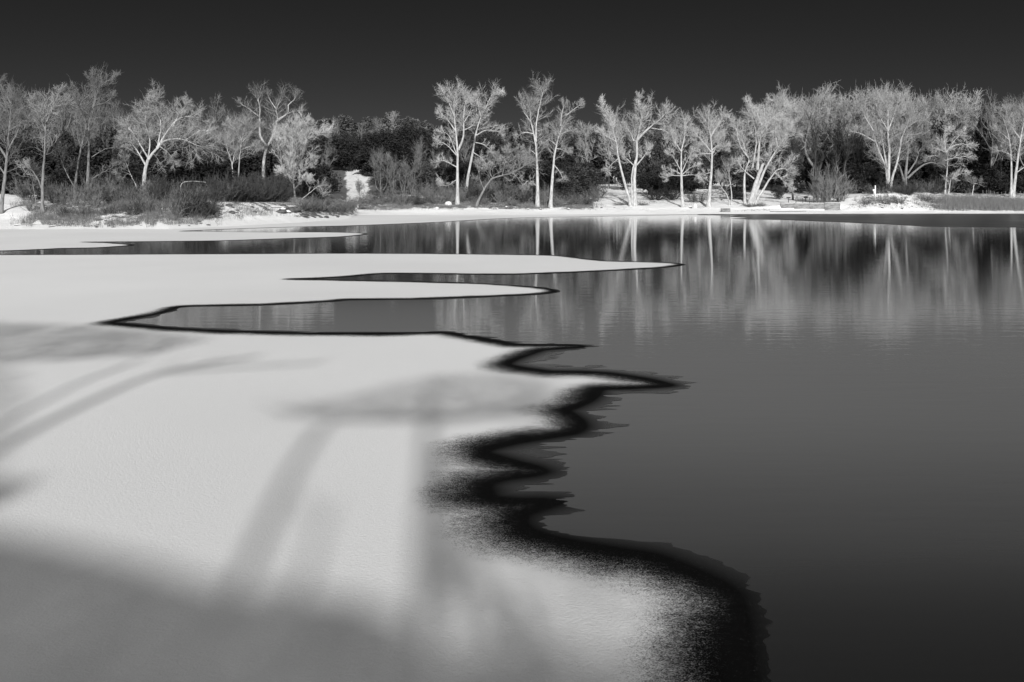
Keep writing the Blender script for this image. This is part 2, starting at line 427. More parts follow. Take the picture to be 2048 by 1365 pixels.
# spline in log distance so that far and near bends are equally smooth
pp = EDGE.copy(); pp[:, 1] = np.log(pp[:, 1] - HY)
seg = []
e = np.concatenate([[2 * pp[0] - pp[1]], pp, [2 * pp[-1] - pp[-2]]])
for i in range(len(pp) - 1):
    p0, p1, p2, p3 = e[i:i + 4]
    t = np.linspace(0, 1, 6)[:-1, None]
    a1 = (p2 - p0) * .4; a2 = (p3 - p1) * .4
    h00 = 2 * t ** 3 - 3 * t ** 2 + 1; h10 = t ** 3 - 2 * t ** 2 + t; h01 = -2 * t ** 3 + 3 * t ** 2; h11 = t ** 3 - t ** 2
    seg.append(h00 * p1 + h10 * a1 + h01 * p2 + h11 * a2)
EC = np.concatenate(seg + [pp[-1:]])
ep, ey = EC[:, 0], np.exp(EC[:, 1]) + HY
EW = np.stack([(ep - 1024) / F * (H * F / (ey - HY)), H * F / (ey - HY)], -1)
# closed region in world space
far = 176.0
POLY = np.concatenate([EW, [[EW[-1, 0], far], [-260, far], [-260, 4.2], [EW[0, 0], 4.2]]])
def inside(pts):
    c = np.zeros(len(pts), bool)
    a = POLY; bq = np.roll(POLY, -1, axis=0)
    for (x1, y1), (x2, y2) in zip(a, bq):
        if y1 == y2: continue
        cr = ((y1 > pts[:, 1]) != (y2 > pts[:, 1]))
        c ^= cr & (pts[:, 0] < (x2 - x1) * (pts[:, 1] - y1) / (y2 - y1) + x1)
    return c
def dist(pts):
    a = EW[:-1]; d = EW[1:] - a; L2 = (d ** 2).sum(1) + 1e-12
    out = np.empty(len(pts))
    for i in range(0, len(pts), 20000):
        p = pts[i:i + 20000]
        ap = p[:, None, :] - a[None]
        t = np.clip((ap * d[None]).sum(2) / L2, 0, 1)
        r = ap - t[..., None] * d[None]
        out[i:i + 20000] = np.sqrt((r ** 2).sum(2).min(1))
    return out
def sdf(pts):
    return np.where(inside(pts), 1, -1) * dist(pts)
def fringe(X, Y):
    w = .34 * vnoise2(Y * .8, X * .1, 1) + .3 * vnoise2(Y * 2.6, X * .2, 2) + .26 * vnoise2(Y * 8 + .6 * np.sin(X * 1.7), X * .5, 3) * np.clip((Y - 7) / 6, .35, 1) + .12 * vnoise2(Y * 1.7, X * 1.3, 8) * (Y < 13) + .2 * vnoise2(Y * 24, X * 2, 4) * np.clip((Y - 8) / 6, .25, 1)
    w = np.clip(w - .30, 0, 1)
    return .03 + w * np.interp(Y, [7, 9, 12, 14, 22, 32, 60], [.55, .7, 1.0, 1.5, 1.8, .6, .3]) 
# sheet as an adaptive grid (rows spaced by distance), coarse away from the edge
py_rows = np.concatenate([np.linspace(424.5, 460, 96)[:-1], np.linspace(460, 560, 201)[:-1], np.linspace(560, 700, 141)[:-1], np.linspace(700, 1100, 241)[:-1], np.linspace(1100, 1700, 241)])
py_rows = py_rows[: (len(py_rows) - 1) // 8 * 8 + 1]
px_cols = np.arange(-1296, 1760, 4.0); px_cols = px_cols[: (len(px_cols) - 1) // 8 * 8 + 1]
NR, NC = len(py_rows) - 1, len(px_cols) - 1
Dr = H * F / (py_rows - HY)
def W(i, j):  # col i, row j index arrays
    return np.stack([(px_cols[i] - 1024) / F * Dr[j], Dr[j]], -1)
bi, bj = np.meshgrid(np.arange(0, NC, 8), np.arange(0, NR, 8), indexing='ij')
bi = bi.ravel(); bj = bj.ravel()
c0 = W(bi, bj); c1 = W(bi + 8, bj + 8); cen = (c0 + c1) / 2; rad_ = np.linalg.norm(c1 - c0, axis=1) / 2
sd_c = sdf(cen)
fullin = sd_c > rad_ + 2.6
near = (~fullin) & (sd_c > -(rad_ + 2.4))
verts = {}; VL = []; VS = []; faces3 = []; faces4 = []
def addv(key, xy, s):
    k = verts.get(key)
    if k is None:
        k = len(VL); verts[key] = k; VL.append(xy); VS.append(s)
    return k
for i, j in zip(bi[fullin], bj[fullin]):
    ks = []
    for (a, c) in ((i, j), (i + 8, j), (i + 8, j + 8), (i, j + 8)):
        ks.append(addv((a, c), W(a, c), 3.0))
    faces4.append(ks)
ni = bi[near]; nj = bj[near]
need = np.zeros((NC + 1, NR + 1), bool)
for i, j in zip(ni, nj): need[i:i + 9, j:j + 9] = True
vi, vj = np.nonzero(need)
pts = W(vi, vj)
sv = sdf(pts)
fr = fringe(pts[:, 0], pts[:, 1])
lev = np.full((NC + 1, NR + 1), -9.0); sdv = np.full((NC + 1, NR + 1), 3.0); frv = np.zeros((NC + 1, NR + 1))
lev[vi, vj] = sv + fr; sdv[vi, vj] = np.clip(sv, -3, 3); frv[vi, vj] = fr
mi = (ni[:, None, None] + np.arange(8)[None, :, None] + 0 * np.arange(8)[None, None, :]).ravel()
mj = (nj[:, None, None] + 0 * np.arange(8)[None, :, None] + np.arange(8)[None, None, :]).ravel()
cl = np.stack([lev[mi, mj], lev[mi + 1, mj], lev[mi + 1, mj + 1], lev[mi, mj + 1]], -1)
allin = (cl > 0).all(1); some = (cl > 0).any(1) & ~allin
for i, j in zip(mi[allin], mj[allin]):
    faces4.append([addv((a, c), W(a, c), sdv[a, c]) for (a, c) in ((i, j), (i + 1, j), (i + 1, j + 1), (i, j + 1))])
poly = []
for i, j in zip(mi[some], mj[some]):
    cs = ((i, j), (i + 1, j), (i + 1, j + 1), (i, j + 1)); ks = []
    for k in range(4):
        a, c = cs[k], cs[(k + 1) % 4]; la, lc = lev[a], lev[c]
        if la > 0: ks.append(addv(a, W(*a), sdv[a]))
        if (la > 0) != (lc > 0):
            t = la / (la - lc); key = (min(a, c), max(a, c))
            ks.append(addv(key, W(*a) * (1 - t) + W(*c) * t, sdv[a] * (1 - t) + sdv[c] * t))
    if len(ks) >= 3: poly.append(ks)
VL = np.array(VL); VS = np.array(VS)
v3 = np.concatenate([VL, np.full((len(VL), 1), .012)], 1)
fs = [np.array(faces4)[:, ::-1]]
for k in (3, 4, 5, 6):
    sel = [p for p in poly if len(p) == k]
    if sel: fs.append(np.array(sel)[:, ::-1])
me = mesh_from('ice', v3, fs, None, smooth=False)
at = me.attributes.new('edge', 'FLOAT', 'POINT'); at.data.foreach_set('value', VS.astype(np.float32))
if me.polygons[0].normal.z < 0: me.flip_normals()

m, n, l, b = new_mat('snow_dusted_ice')
an = n.new('ShaderNodeAttribute'); an.attribute_name = 'edge'; E = an.outputs['Fac']
big = noise(n, l, .9, 2, .5); fine = noise(n, l, 115, 3, .85, stretch=(.5, 1.1, 1)); mid = noise(n, l, 12, 4, .7, stretch=(.6, 1.1, 1))
# the snow gives out towards the open edge: fully covered at ~1.2 m, single grains at ~.4 m
tc_ = n.new('ShaderNodeTexCoord'); sx_ = n.new('ShaderNodeSeparateXYZ'); l.new(tc_.outputs['Object'], sx_.inputs[0])
wid = ramp(n, l, sx_.outputs['Y'], 8, 40, 1.0, 1.0)
Ew = mth(n, l, 'ADD', mth(n, l, 'MULTIPLY', E, ramp(n, l, sx_.outputs['Y'], 16, 42, 1.0, 1.8)), ramp(n, l, big, .3, .7, -.12, .12))
cov = ramp(n, l, Ew, .10, 1.15, 0, 1)
gr = mth(n, l, 'ADD', mth(n, l, 'MULTIPLY', fine, .85), mth(n, l, 'MULTIPLY', mid, .15))
grn = ramp(n, l, gr, .36, .64, .12, .92)
d_ = mth(n, l, 'SUBTRACT', cov, grn)
snow_m = ramp(n, l, d_, -.16, .2, 0, 1)
fullm = ramp(n, l, Ew, .95, 1.15, 0, 1)
snow_m = mth(n, l, 'MAXIMUM', snow_m, mth(n, l, 'MULTIPLY', fullm, 1))
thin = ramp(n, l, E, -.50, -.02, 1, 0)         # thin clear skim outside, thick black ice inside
icev = mixv(n, l, thin, .004, ramp(n, l, sx_.outputs['Y'], 8.5, 22, .022, .12))  # skim tone graded by distance to follow the painted water brightness
lar = noise(n, l, .06, 3, .5)
snv = mth(n, l, 'ADD', ramp(n, l, lar, .3, .7, .70, .80), ramp(n, l, fine, .3, .7, -.05, .05))
l.new(grey(n, l, mixv(n, l, snow_m, icev, snv)), b.inputs['Base Color'])
l.new(mixv(n, l, snow_m, mixv(n, l, thin, .55, .16), .75), b.inputs['Roughness'])
l.new(mixv(n, l, snow_m, mixv(n, l, thin, .06, .5), .12), b.inputs['Specular IOR Level'])
b.inputs['IOR'].default_value = 1.31
gbump = noise(n, l, 28, 4, .75)
bump(n, l, b, mth(n, l, 'MULTIPLY', gbump, snow_m), .011)
me.materials.append(m)
tag(obj('snow_covered_ice', me), kind='structure')

# clear ice shelf without snow along the right-hand shore
top = [(1395, 428.7), (1480, 427.2), (1600, 426.5), (1800, 426.5), (2050, 426.5), (3300, 426.5)]
bot = [(3300, 456), (2200, 456), (2050, 455.5), (1900, 454.6), (1850, 453.6), (1780, 449.5), (1700, 446), (1620, 442.5), (1560, 440.5), (1500, 439.5), (1460, 437.5), (1500, 436.2), (1440, 433.6), (1480, 432), (1395, 430.6)]
def skew(p, n=14):
    out = []
    for (a, c), (d, e_) in zip(p[:-1], p[1:]):
        for t in np.linspace(0, 1, n)[:-1]: out.append((a + (d - a) * t, c + (e_ - c) * t))
    return out + [p[-1]]
tp = skew(top); bp = skew(bot)
bp = [(x, y + (.35 * fbm(np.array(x * .05), np.array(y), 3, 2) * 2 if 1400 < x < 2200 else 0)) for x, y in bp]
pg = [G(x, y) for x, y in tp + bp]
import bmesh
bm = bmesh.new()
fv = [bm.verts.new((x, y, .008)) for x, y in pg]
fc = bm.faces.new(fv); bmesh.ops.triangulate(bm, faces=[fc]); bmesh.ops.recalc_face_normals(bm, faces=bm.faces)
me = bpy.data.meshes.new('clear_ice'); bm.to_mesh(me); bm.free()
if me.polygons[0].normal.z < 0: me.flip_normals()
m, n, l, b = new_mat('clear_dark_ice')
f = noise(n, l, .25, 5, .6, stretch=(.12, 1.2, 1)); f2 = noise(n, l, .35, 6, .6, stretch=(.16, 1.6, 1))
st = ramp(n, l, f2, .61, .68, 0, 1)
l.new(grey(n, l, mixv(n, l, st, ramp(n, l, f, .3, .7, .035, .07), .4)), b.inputs['Base Color'])
b.inputs['Roughness'].default_value = .35; b.inputs['Specular IOR Level'].default_value = .2
me.materials.append(m)
tag(obj('clear_ice', me), kind='structure')

# ------------------------------------------------------------------ bare trees
def limb3(pts, D, dy=0.0, rg=rng):
    """pixel polyline -> world polyline, the limb swinging dy metres away from / towards the viewer"""
    out = []
    n_ = len(pts)
    for k, (x, y) in enumerate(pts):
        f = k / max(1, n_ - 1)
        out.append(P(x, y, D + dy * f))
    return np.array(out)
def bare_tree(label, limbs, base, name='bare_tree', bark='bark_white', twig='twig_white', dens=1.0, prim=1.0, up=.12, group=None, tw=1.0,
              trunk_w=8, cat='tree', darktop=False, spread=(35, 70), seed=None, t0=.45, tr=.011, sec=1.0):
    """limbs: list of (pixel polyline, width px at start, width px at end, t0 where side branches start, depth swing)"""
    rg = np.random.default_rng(seed if seed is not None else int(abs(base[0] * 13 + base[1])))
    D = ground_at(*base)
    o = np.array([(base[0] - 1024) / F * D, D, float(terr(base[0], D))])
    root = empty(name, tuple(o), label=label, cat=cat, group=group)
    tg = Geo(); cg = Geo()
    for li, L in enumerate(limbs):
        pts, w0, w1 = L[0], L[1], L[2]
        ts = L[3] if len(L) > 3 else t0
        dy = L[4] if len(L) > 4 else rg.uniform(-1.3, 1.3) * (li > 0)
        poly = limb3(pts, D, dy)
        if li == 0 or abs(pts[0][1] - base[1]) < 14:
            foot = poly[0].copy(); foot[2] = float(terr(pts[0][0], D)) - .3
            if poly[0][2] > foot[2] + .2: poly = np.concatenate([[foot], poly])
            else: poly[0] = foot
            flare = True
        else: flare = False
        K = 14
        pl = resample(poly, 120)[: (120 if ts >= 1 else 106)]; pl = resample(pl[::5], K) if ts < 1 else resample(poly, K)
        pl[1:] += rg.normal(size=(K - 1, 3)) * .045 * (np.linspace(0, 1, K - 1)[:, None])
        r0, r1 = w0 / 2.3 * D / F, w1 / 2.8 * D / F
        rad = r0 + (r1 - r0) * np.linspace(0, 1, K) ** .85
        if flare: rad[0] *= 1.5; rad[1] *= 1.12
        rad *= rg.uniform(.93, 1.07, K)
        tg.tubes(pl, 0, 0, 8, rad=rad[None], tip=False)
        if prim <= 0: continue
        Ll = np.linalg.norm(poly[-1] - poly[0])
        if ts >= 1: continue
        # side branches -> sprays -> twigs, plus a spray that prolongs the limb's end
        n1 = max(4, int(9 * prim * (1 - ts) * max(1.0, Ll / 4)))
        blen = np.clip(Ll * .5, 1.9, 5.0) * prim ** .2
        b1 = grow(pl[None], n1, blen, spread, up, .2, 7, ts, 1.0, .4, rg)
        endd = grow(pl[None, -4:], 7, blen * .7, (10, 60), up, .18, 7, .3, 1.0, .1, rg)
        b1 = np.concatenate([b1, endd])
        br = max(.018, r1 * .55)
        tg.tubes(b1, min(.032, br), .009, 4)
        b2 = grow(b1, max(3, int(8 * sec)), blen * .42, (25, 60), up, .2, 4, .10, 1.0, .45, rg)
        cg.tubes(b2, .020 * tw, .007 * tw, 3, tip=True)
        b3 = grow(b2, max(2, int(8 * dens)), blen * .24, (25, 60), up * .7, .3, 2, .08, 1.0, .3, rg)
        cg.tubes(b3, tr * tw, .004, 3, tip=True)
        # epicormic sprays hugging the trunk of old trees
    me = tg.mesh('trunk', M[bark], origin=o); obj('trunk', me, root)
    if cg.n:
        me = cg.mesh('crown', M[twig], smooth=False, origin=o); obj('crown', me, root)
    return root

T = bare_tree
# left group
T('tall leaning bare tree cut by the left edge of the photo', [([(1, 427), (13, 325), (22, 207), (29, 175)], 10, 3, .35), ([(14, 318), (-20, 260), (-38, 190)], 6, 2, .2), ([(22, 207), (6, 180), (0, 160)], 4, 1.5, .1), ([(16, 300), (36, 262), (44, 225)], 5, 1.5, .2), ([(10, 350), (-10, 320), (-30, 300)], 4, 1.5, .2), ([(18, 262), (45, 245), (70, 238)], 3, 1, .2)], (1, 427), bark='bark_grey', twig='twig_dim', dens=.6, prim=.75)
T('straight pale trunk with a low left fork on the snowy left bank', [([(85, 427), (85, 377), (88, 318), (92, 254), (97, 207), (100, 190)], 9.5, 2, .5), ([(83, 377), (74, 355), (60, 338), (46, 332)], 4, 1.5, .3), ([(92, 262), (78, 232), (66, 212), (60, 195)], 4, 1.2, .2), ([(93, 244), (112, 208), (134, 200)], 4, 1.2, .2), ([(97, 212), (114, 195), (120, 182)], 3, 1, .1), ([(92, 256), (62, 236), (45, 246)], 3, 1, .2)], (85, 427), bark='bark_grey', twig='twig_grey', dens=.6, prim=.75)
T('thin crooked sapling leaning left just beside the pale forked trunk', [([(75, 422), (67, 375), (58, 335)], 3, 1.2, .4), ([(66, 372), (80, 350)], 1.5, .8, .3)], (75, 420), bark='bark_grey', twig='twig_dim', dens=.6, prim=.8)
T('slender trunk leaning right in the left-hand pair of tall trees', [([(147, 397), (158, 318), (167, 277), (176, 230), (176, 208)], 7.5, 2, .5), ([(147, 372), (130, 340), (116, 300)], 3, 1, .3), ([(172, 245), (160, 222), (150, 200)], 3.5, 1, .1), ([(175, 228), (152, 208), (146, 190)], 3, 1, .1)], (147, 397), bark='bark_grey', twig='twig_dim', dens=.6, prim=.75)
T('tall left-bank tree topped by dark dead branches above the skyline', [([(173, 398), (177, 330), (177, 277), (179, 236), (190, 201), (202, 172), (212, 150)], 9, 1.6, .55), ([(181, 240), (192, 195), (189, 172), (184, 156)], 5, 1.2, .3), ([(202, 172), (218, 160), (228, 152)], 2.2, .8, .2), ([(180, 232), (150, 214), (126, 200)], 4, 1, .1), ([(186, 212), (214, 204), (226, 190)], 3, 1, .1), ([(183, 315), (208, 300), (238, 292)], 2.5, 1, .3), ([(184, 358), (208, 344), (238, 330)], 2.5, 1, .2), ([(196, 184), (190, 165), (182, 150)], 2.4, .8, .1)], (173, 398), bark='bark_grey', twig='twig_dim', dens=.55, prim=.75)
T('spreading umbrella-shaped tree with long low limbs behind left brush', [([(286, 397), (289, 354), (294, 324), (304, 308), (316, 295), (331, 281), (366, 279), (398, 292), (430, 300)], 12, 1.5, .45), ([(314, 296), (337, 260), (352, 242), (375, 233), (400, 236)], 6, 1.4, .25), ([(292, 332), (276, 305), (262, 286), (240, 280)], 5, 1.3, .3), ([(296, 318), (300, 280), (290, 245), (296, 215)], 4.5, 1.2, .3), ([(318, 292), (340, 310), (350, 330)], 3, 1, .3), ([(316, 290), (322, 250), (312, 215), (318, 190)], 4, 1.1, .2), ([(296, 316), (268, 270), (248, 248)], 4, 1.2, .3), ([(345, 255), (360, 225), (378, 205)], 3, 1, .2), ([(372, 280), (400, 262), (425, 262)], 3, 1, .2)], (286, 396), bark='bark_white', twig='twig_grey', dens=1.25, prim=1.35, up=.05)
T('pale sapling leaning left against the umbrella-shaped tree', [([(281, 391), (262, 350), (246, 310)], 3, 1.2, .5), ([(262, 350), (246, 345), (238, 352)], 1.2, .6, .3)], (281, 393), bark='bark_white', twig='twig_grey', dens=.4, prim=.7)
T('slim white birch with two thin stems rising from dark brush', [([(468, 378), (465, 340), (461, 318), (451, 287), (440, 275)], 4, 1.2, .5), ([(464, 332), (470, 305), (476, 296)], 2.5, 1, .4), ([(476, 378), (477, 350), (480, 307), (489, 252), (492, 240)], 4, 1.2, .4), ([(484, 285), (505, 262), (520, 250)], 2, .8, .2), ([(482, 300), (506, 292), (520, 300)], 2, .8, .2), ([(484, 280), (468, 256), (455, 245)], 2, .8, .2)], (472, 392), name='birch_tree', bark='bark_white', twig='twig_grey', dens=.9)
T('big forked tree with twisting upper limbs left of the bushy pale tree', [([(527, 374), (527, 331), (532, 300), (540, 285), (549, 263), (555, 237), (552, 217), (561, 199), (557, 183)], 11, 2, .6), ([(535, 295), (520, 269), (520, 214), (515, 199), (520, 181)], 7, 1.5, .5), ([(519, 234), (496, 217), (476, 205)], 3, 1, .2), ([(552, 245), (575, 226), (577, 210), (590, 198), (587, 180)], 5, 1.3, .4), ([(554, 240), (580, 226), (606, 220)], 3, 1, .3), ([(550, 262), (565, 285), (562, 300)], 4, 1.3, .3), ([(552, 218), (540, 200), (534, 186)], 2.5, 1, .2)], (527, 392), bark='bark_white', twig='twig_dim', dens=.7, prim=.8)
T('bushy pale tree with a dense rounded crown above the snowy point', [([(590, 397), (587, 354), (590, 310), (594, 284), (598, 255)], 5, 2, .2), ([(565, 340), (560, 300), (557, 275), (562, 260)], 4, 1.5, .3), ([(590, 310), (575, 280), (570, 262)], 3, 1.2, .2), ([(592, 300), (612, 275), (625, 258)], 3, 1.2, .2), ([(596, 276), (614, 254), (616, 244)], 2.6, 1, .2), ([(588, 350), (612, 330), (630, 320)], 2.6, 1, .2), ([(588, 370), (566, 350), (556, 348)], 2.6, 1, .2), ([(594, 284), (640, 270), (662, 268)], 2.4, .8, .3), ([(588, 380), (604, 362), (620, 362)], 2.2, .8, .3)], (590, 399), bark='bark_grey', twig='twig_white', dens=1.8, prim=1.3, up=.2)
T('low pale branching snag leaning right above the shore brush', [([(603, 400), (622, 384), (640, 372), (652, 372)], 2.5, 1, .3), ([(640, 372), (648, 388)], 1.4, .8, .3)], (603, 402), bark='bark_white', twig='twig_grey', dens=.5, prim=.6)
# midground saplings
T('thin candelabra sapling with three upright stems beyond the beach', [([(761, 401), (761, 384), (761, 340), (760, 312)], 2.6, .9, .3), ([(761, 384), (752, 372), (748, 330), (742, 318)], 1.8, .7, .3), ([(761, 384), (773, 370), (776, 330), (780, 318)], 1.8, .7, .3)], (761, 403), name='bare_sapling', bark='bark_grey', twig='twig_dim', dens=.7, prim=.9, up=.3)
for (x, y, yt, dx, lb) in [(785, 406, 330, 4, 'first of the thin upright saplings right of the candelabra sapling'), (806, 407, 330, 8, 'thin forked sapling between the candelabra sapling and the pine'), (822, 405, 322, 12, 'thin sapling leaning right below the big dark pine'), (842, 378, 290, -1, 'thin bare sapling standing higher than its neighbours below the pine'), (721, 400, 366, -4, 'short pale sapling in front of the snowy clearing')]:
    T(lb, [([(x, y), (x + dx * .3, (y * 2 + yt) / 3), (x + dx, yt)], 2.3, .8, .25), ([(x, y - 18), (x - 5, (y + yt) / 2), (x - 3 - dx * .5, yt + 14)], 1.6, .7, .3)], (x, y), name='bare_sapling', bark='bark_grey', twig='twig_dim', dens=.6, prim=.9, up=.25, seed=x)
# centre group
T('tall open tree with forked top right of the dark pine', [([(915, 407), (915, 343), (915, 300), (912, 266), (908, 223), (911, 184), (914, 162)], 9, 1.8, .55), ([(912, 264), (893, 237), (876, 222)], 4, 1.2, .3), ([(908, 232), (896, 202), (880, 178)], 3.5, 1.2, .3), ([(917, 300), (927, 272), (927, 231), (933, 193)], 6, 1.4, .4), ([(914, 312), (890, 288), (868, 286)], 3, 1, .3), ([(914, 335), (888, 322), (870, 326)], 3, 1, .2), ([(913, 360), (892, 372), (876, 362)], 2, .8, .3), ([(926, 262), (944, 252), (952, 240)], 2.5, 1, .2), ([(928, 245), (940, 225), (944, 205)], 2.5, 1, .2), ([(913, 308), (895, 268), (875, 270)], 2.6, 1, .2)], (915, 408), bark='bark_white', twig='twig_white', dens=1.0, prim=.95)
T('tall tree leaning right with an arching limb beside the forked tree', [([(931, 397), (936, 354), (943, 319), (952, 267), (961, 237), (975, 208), (987, 184), (996, 172)], 8.5, 1.6, .6), ([(953, 271), (972, 261), (996, 264), (1007, 272)], 3.5, 1, .3), ([(962, 235), (955, 208), (952, 190)], 3, 1, .3), ([(949, 285), (968, 290), (985, 305)], 3, 1, .3), ([(946, 305), (965, 318), (975, 335)], 2.4, .8, .3), ([(984, 190), (1002, 188)], 2, .8, .1)], (931, 398), bark='bark_white', twig='twig_white', dens=.95, prim=.9)
T('bent low tree with one long limb reaching right near the shore', [([(952, 413), (966, 383), (980, 362), (990, 355), (1023, 346), (1047, 334), (1067, 313)], 7, 1.6, .45), ([(986, 358), (980, 342), (997, 310)], 3.5, 1, .3), ([(1005, 350), (1012, 320), (1020, 300)], 2.5, .8, .2), ([(1025, 346), (1040, 362), (1046, 374)], 2.5, .8, .2), ([(968, 380), (958, 350), (962, 320)], 3, 1, .3), ([(1040, 338), (1036, 310), (1044, 296)], 2, .8, .2)], (952, 413), bark='bark_grey', twig='twig_grey', dens=1.0, prim=1.1, up=.05)
T('tall straight white trunk with a broom top, left of the shoreline pair', [([(1075, 414), (1075, 369), (1072, 296), (1067, 266), (1061, 237), (1060, 208), (1055, 182)], 10, 1.8, .5), ([(1072, 284), (1073, 246), (1080, 208), (1088, 172)], 5, 1.4, .4), ([(1067, 268), (1047, 266), (1029, 280)], 3, 1, .3), ([(1062, 245), (1046, 220), (1040, 196)], 3, 1, .3), ([(1073, 310), (1060, 302), (1050, 318)], 2.4, .9, .3), ([(1076, 262), (1094, 258)], 2, .8, .3), ([(1075, 375), (1062, 362), (1058, 372)], 2, .8, .2)], (1075, 415), bark='bark_white', twig='twig_grey', dens=.85, prim=.9)
T('tall white trunk curving right with dark top twigs, right of the pair', [([(1101, 414), (1105, 354), (1110, 302), (1120, 266), (1126, 246), (1133, 231)], 9.5, 2.5, .55), ([(1121, 252), (1123, 231), (1130, 205)], 4, 1.2, .3), ([(1133, 231), (1148, 219), (1166, 207)], 3, 1, .2), ([(1110, 297), (1124, 300), (1138, 308)], 3, 1, .2), ([(1112, 290), (1096, 280), (1086, 292)], 2.5, .9, .2), ([(1108, 330), (1120, 345), (1126, 362)], 2.5, .9, .2), ([(1118, 270), (1140, 262), (1152, 268)], 2.5, .9, .2)], (1101, 415), bark='bark_white', twig='twig_grey', dens=.9, prim=.95)
T('wide twin-trunk cottonwood with spreading limbs beside the snowy path', [([(1270, 413), (1269, 349), (1274, 310), (1274, 281), (1284, 237), (1284, 225), (1304, 208)], 11, 2.2, .6), ([(1262, 411), (1246, 354), (1236, 310), (1234, 290), (1223, 252), (1211, 212)], 8, 1.6, .5), ([(1275, 280), (1293, 261), (1319, 240), (1336, 220)], 6, 1.6, .4), ([(1264, 410), (1264, 350), (1270, 320)], 6, 3, 1), ([(1268, 283), (1258, 262), (1246, 250)], 3.5, 1.2, .3), ([(1233, 284), (1212, 272), (1196, 262)], 3, 1, .3), ([(1271, 335), (1254, 318), (1246, 310)], 3, 1.2, .3), ([(1274, 330), (1290, 310), (1298, 294)], 4, 1.2, .3), ([(1284, 236), (1278, 210), (1276, 190)], 3, 1, .2), ([(1236, 318), (1222, 330), (1212, 345)], 2.4, .8, .3), ([(1300, 256), (1330, 262), (1345, 275)], 2.8, 1, .3), ([(1217, 232), (1206, 214), (1204, 200)], 2.5, 1, .2)], (1268, 413), bark='bark_white', twig='twig_white', dens=1.0, prim=1.05)
T('slim white tree with a low spray of branches like a ball', [([(1366, 414), (1363, 369), (1363, 302), (1369, 281), (1369, 261), (1371, 223)], 8, 1.5, .6), ([(1363, 304), (1350, 284), (1341, 266)], 3, 1, .5), ([(1363, 350), (1345, 340), (1326, 346)], 2.6, .8, .2), ([(1364, 350), (1382, 335), (1400, 332)], 2.6, .8, .2), ([(1363, 345), (1350, 320), (1336, 302)], 2.6, .8, .2), ([(1364, 345), (1376, 318), (1388, 300)], 2.6, .8, .2), ([(1364, 352), (1340, 352), (1330, 360)], 2.2, .8, .2), ([(1364, 352), (1386, 350), (1396, 356)], 2.2, .8, .2)], (1366, 415), bark='bark_white', twig='twig_white', dens=.8, prim=.75)
T('white-based tree with wide S-shaped crown limbs above the rubble pile', [([(1417, 414), (1423, 340), (1424, 302), (1420, 267), (1413, 237), (1402, 222)], 9.5, 1.8, .5), ([(1421, 273), (1437, 249), (1450, 228)], 4, 1.2, .3), ([(1425, 300), (1436, 292), (1456, 296)], 3, 1, .2), ([(1424, 306), (1404, 282), (1388, 262)], 3.5, 1.2, .2), ([(1425, 308), (1440, 280), (1444, 270)], 3, 1, .2), ([(1424, 308), (1400, 308), (1384, 320)], 2.5, .9, .2), ([(1423, 345), (1408, 350), (1400, 362)], 2, .8, .2)], (1417, 415), bark='bark_white', twig='twig_white', dens=.95)
T('slim V-shaped pair of stems between the rubble and the leaning trunks', [([(1463, 410), (1463, 385), (1458, 349), (1460, 325)], 3.6, 1.2, .5), ([(1459, 409), (1453, 388), (1443, 376), (1432, 352)], 3.6, 1.2, .4)], (1462, 411), bark='bark_white', twig='twig_grey', dens=.8)
T('huge many-stemmed cottonwood fanning out with a cut-off white stub', [([(1499, 411), (1514, 360), (1527, 326)], 14, 8, 1, 0.), ([(1490, 410), (1489, 349), (1499, 319), (1493, 308), (1479, 267)], 7.5, 2, .5), ([(1505, 409), (1517, 372), (1533, 334), (1558, 293), (1574, 270), (1586, 240)], 9, 1.8, .45), ([(1511, 406), (1531, 372), (1549, 346), (1566, 337), (1590, 350)], 8, 1.5, .5), ([(1508, 358), (1484, 337), (1476, 319)], 3.5, 1.5, .3), ([(1515, 340), (1518, 296), (1522, 267), (1528, 228)], 8, 1.8, .5, .8), ([(1505, 336), (1512, 290), (1510, 255), (1500, 222)], 4.5, 1.4, .4), ([(1556, 296), (1550, 262), (1555, 235)], 3.5, 1.2, .3), ([(1522, 268), (1550, 232), (1586, 214)], 3, 1, .2), ([(1498, 318), (1480, 290), (1468, 240)], 3.5, 1.2, .3), ([(1524, 252), (1510, 220), (1490, 204)], 3, 1, .2), ([(1550, 346), (1572, 366), (1588, 376)], 2.5, .9, .2), ([(1528, 232), (1530, 214), (1540, 200)], 2, .9, .1)], (1500, 411), bark='bark_white', twig='twig_white', dens=1.1, prim=1.1)
T('thick Y-forked tree rising behind the bush at the railing', [([(1637, 384), (1635, 344), (1626, 332), (1617, 319), (1610, 294), (1618, 248), (1612, 222)], 11, 1.8, .5), ([(1636, 346), (1645, 322), (1650, 308), (1662, 297), (1680, 292)], 8, 1.5, .4), ([(1611, 292), (1596, 305), (1572, 322)], 3.5, 1.1, .2), ([(1647, 318), (1644, 285), (1650, 250)], 4, 1.2, .2), ([(1616, 262), (1640, 240), (1660, 225)], 3.5, 1.1, .2), ([(1612, 290), (1590, 262), (1584, 240)], 3.5, 1.1, .2), ([(1617, 245), (1628, 215), (1640, 200)], 2.5, 1, .2), ([(1655, 300), (1690, 270), (1704, 240)], 3, 1, .3)], (1637, 386), bark='bark_grey', twig='twig_grey', dens=1.1, prim=1.15)
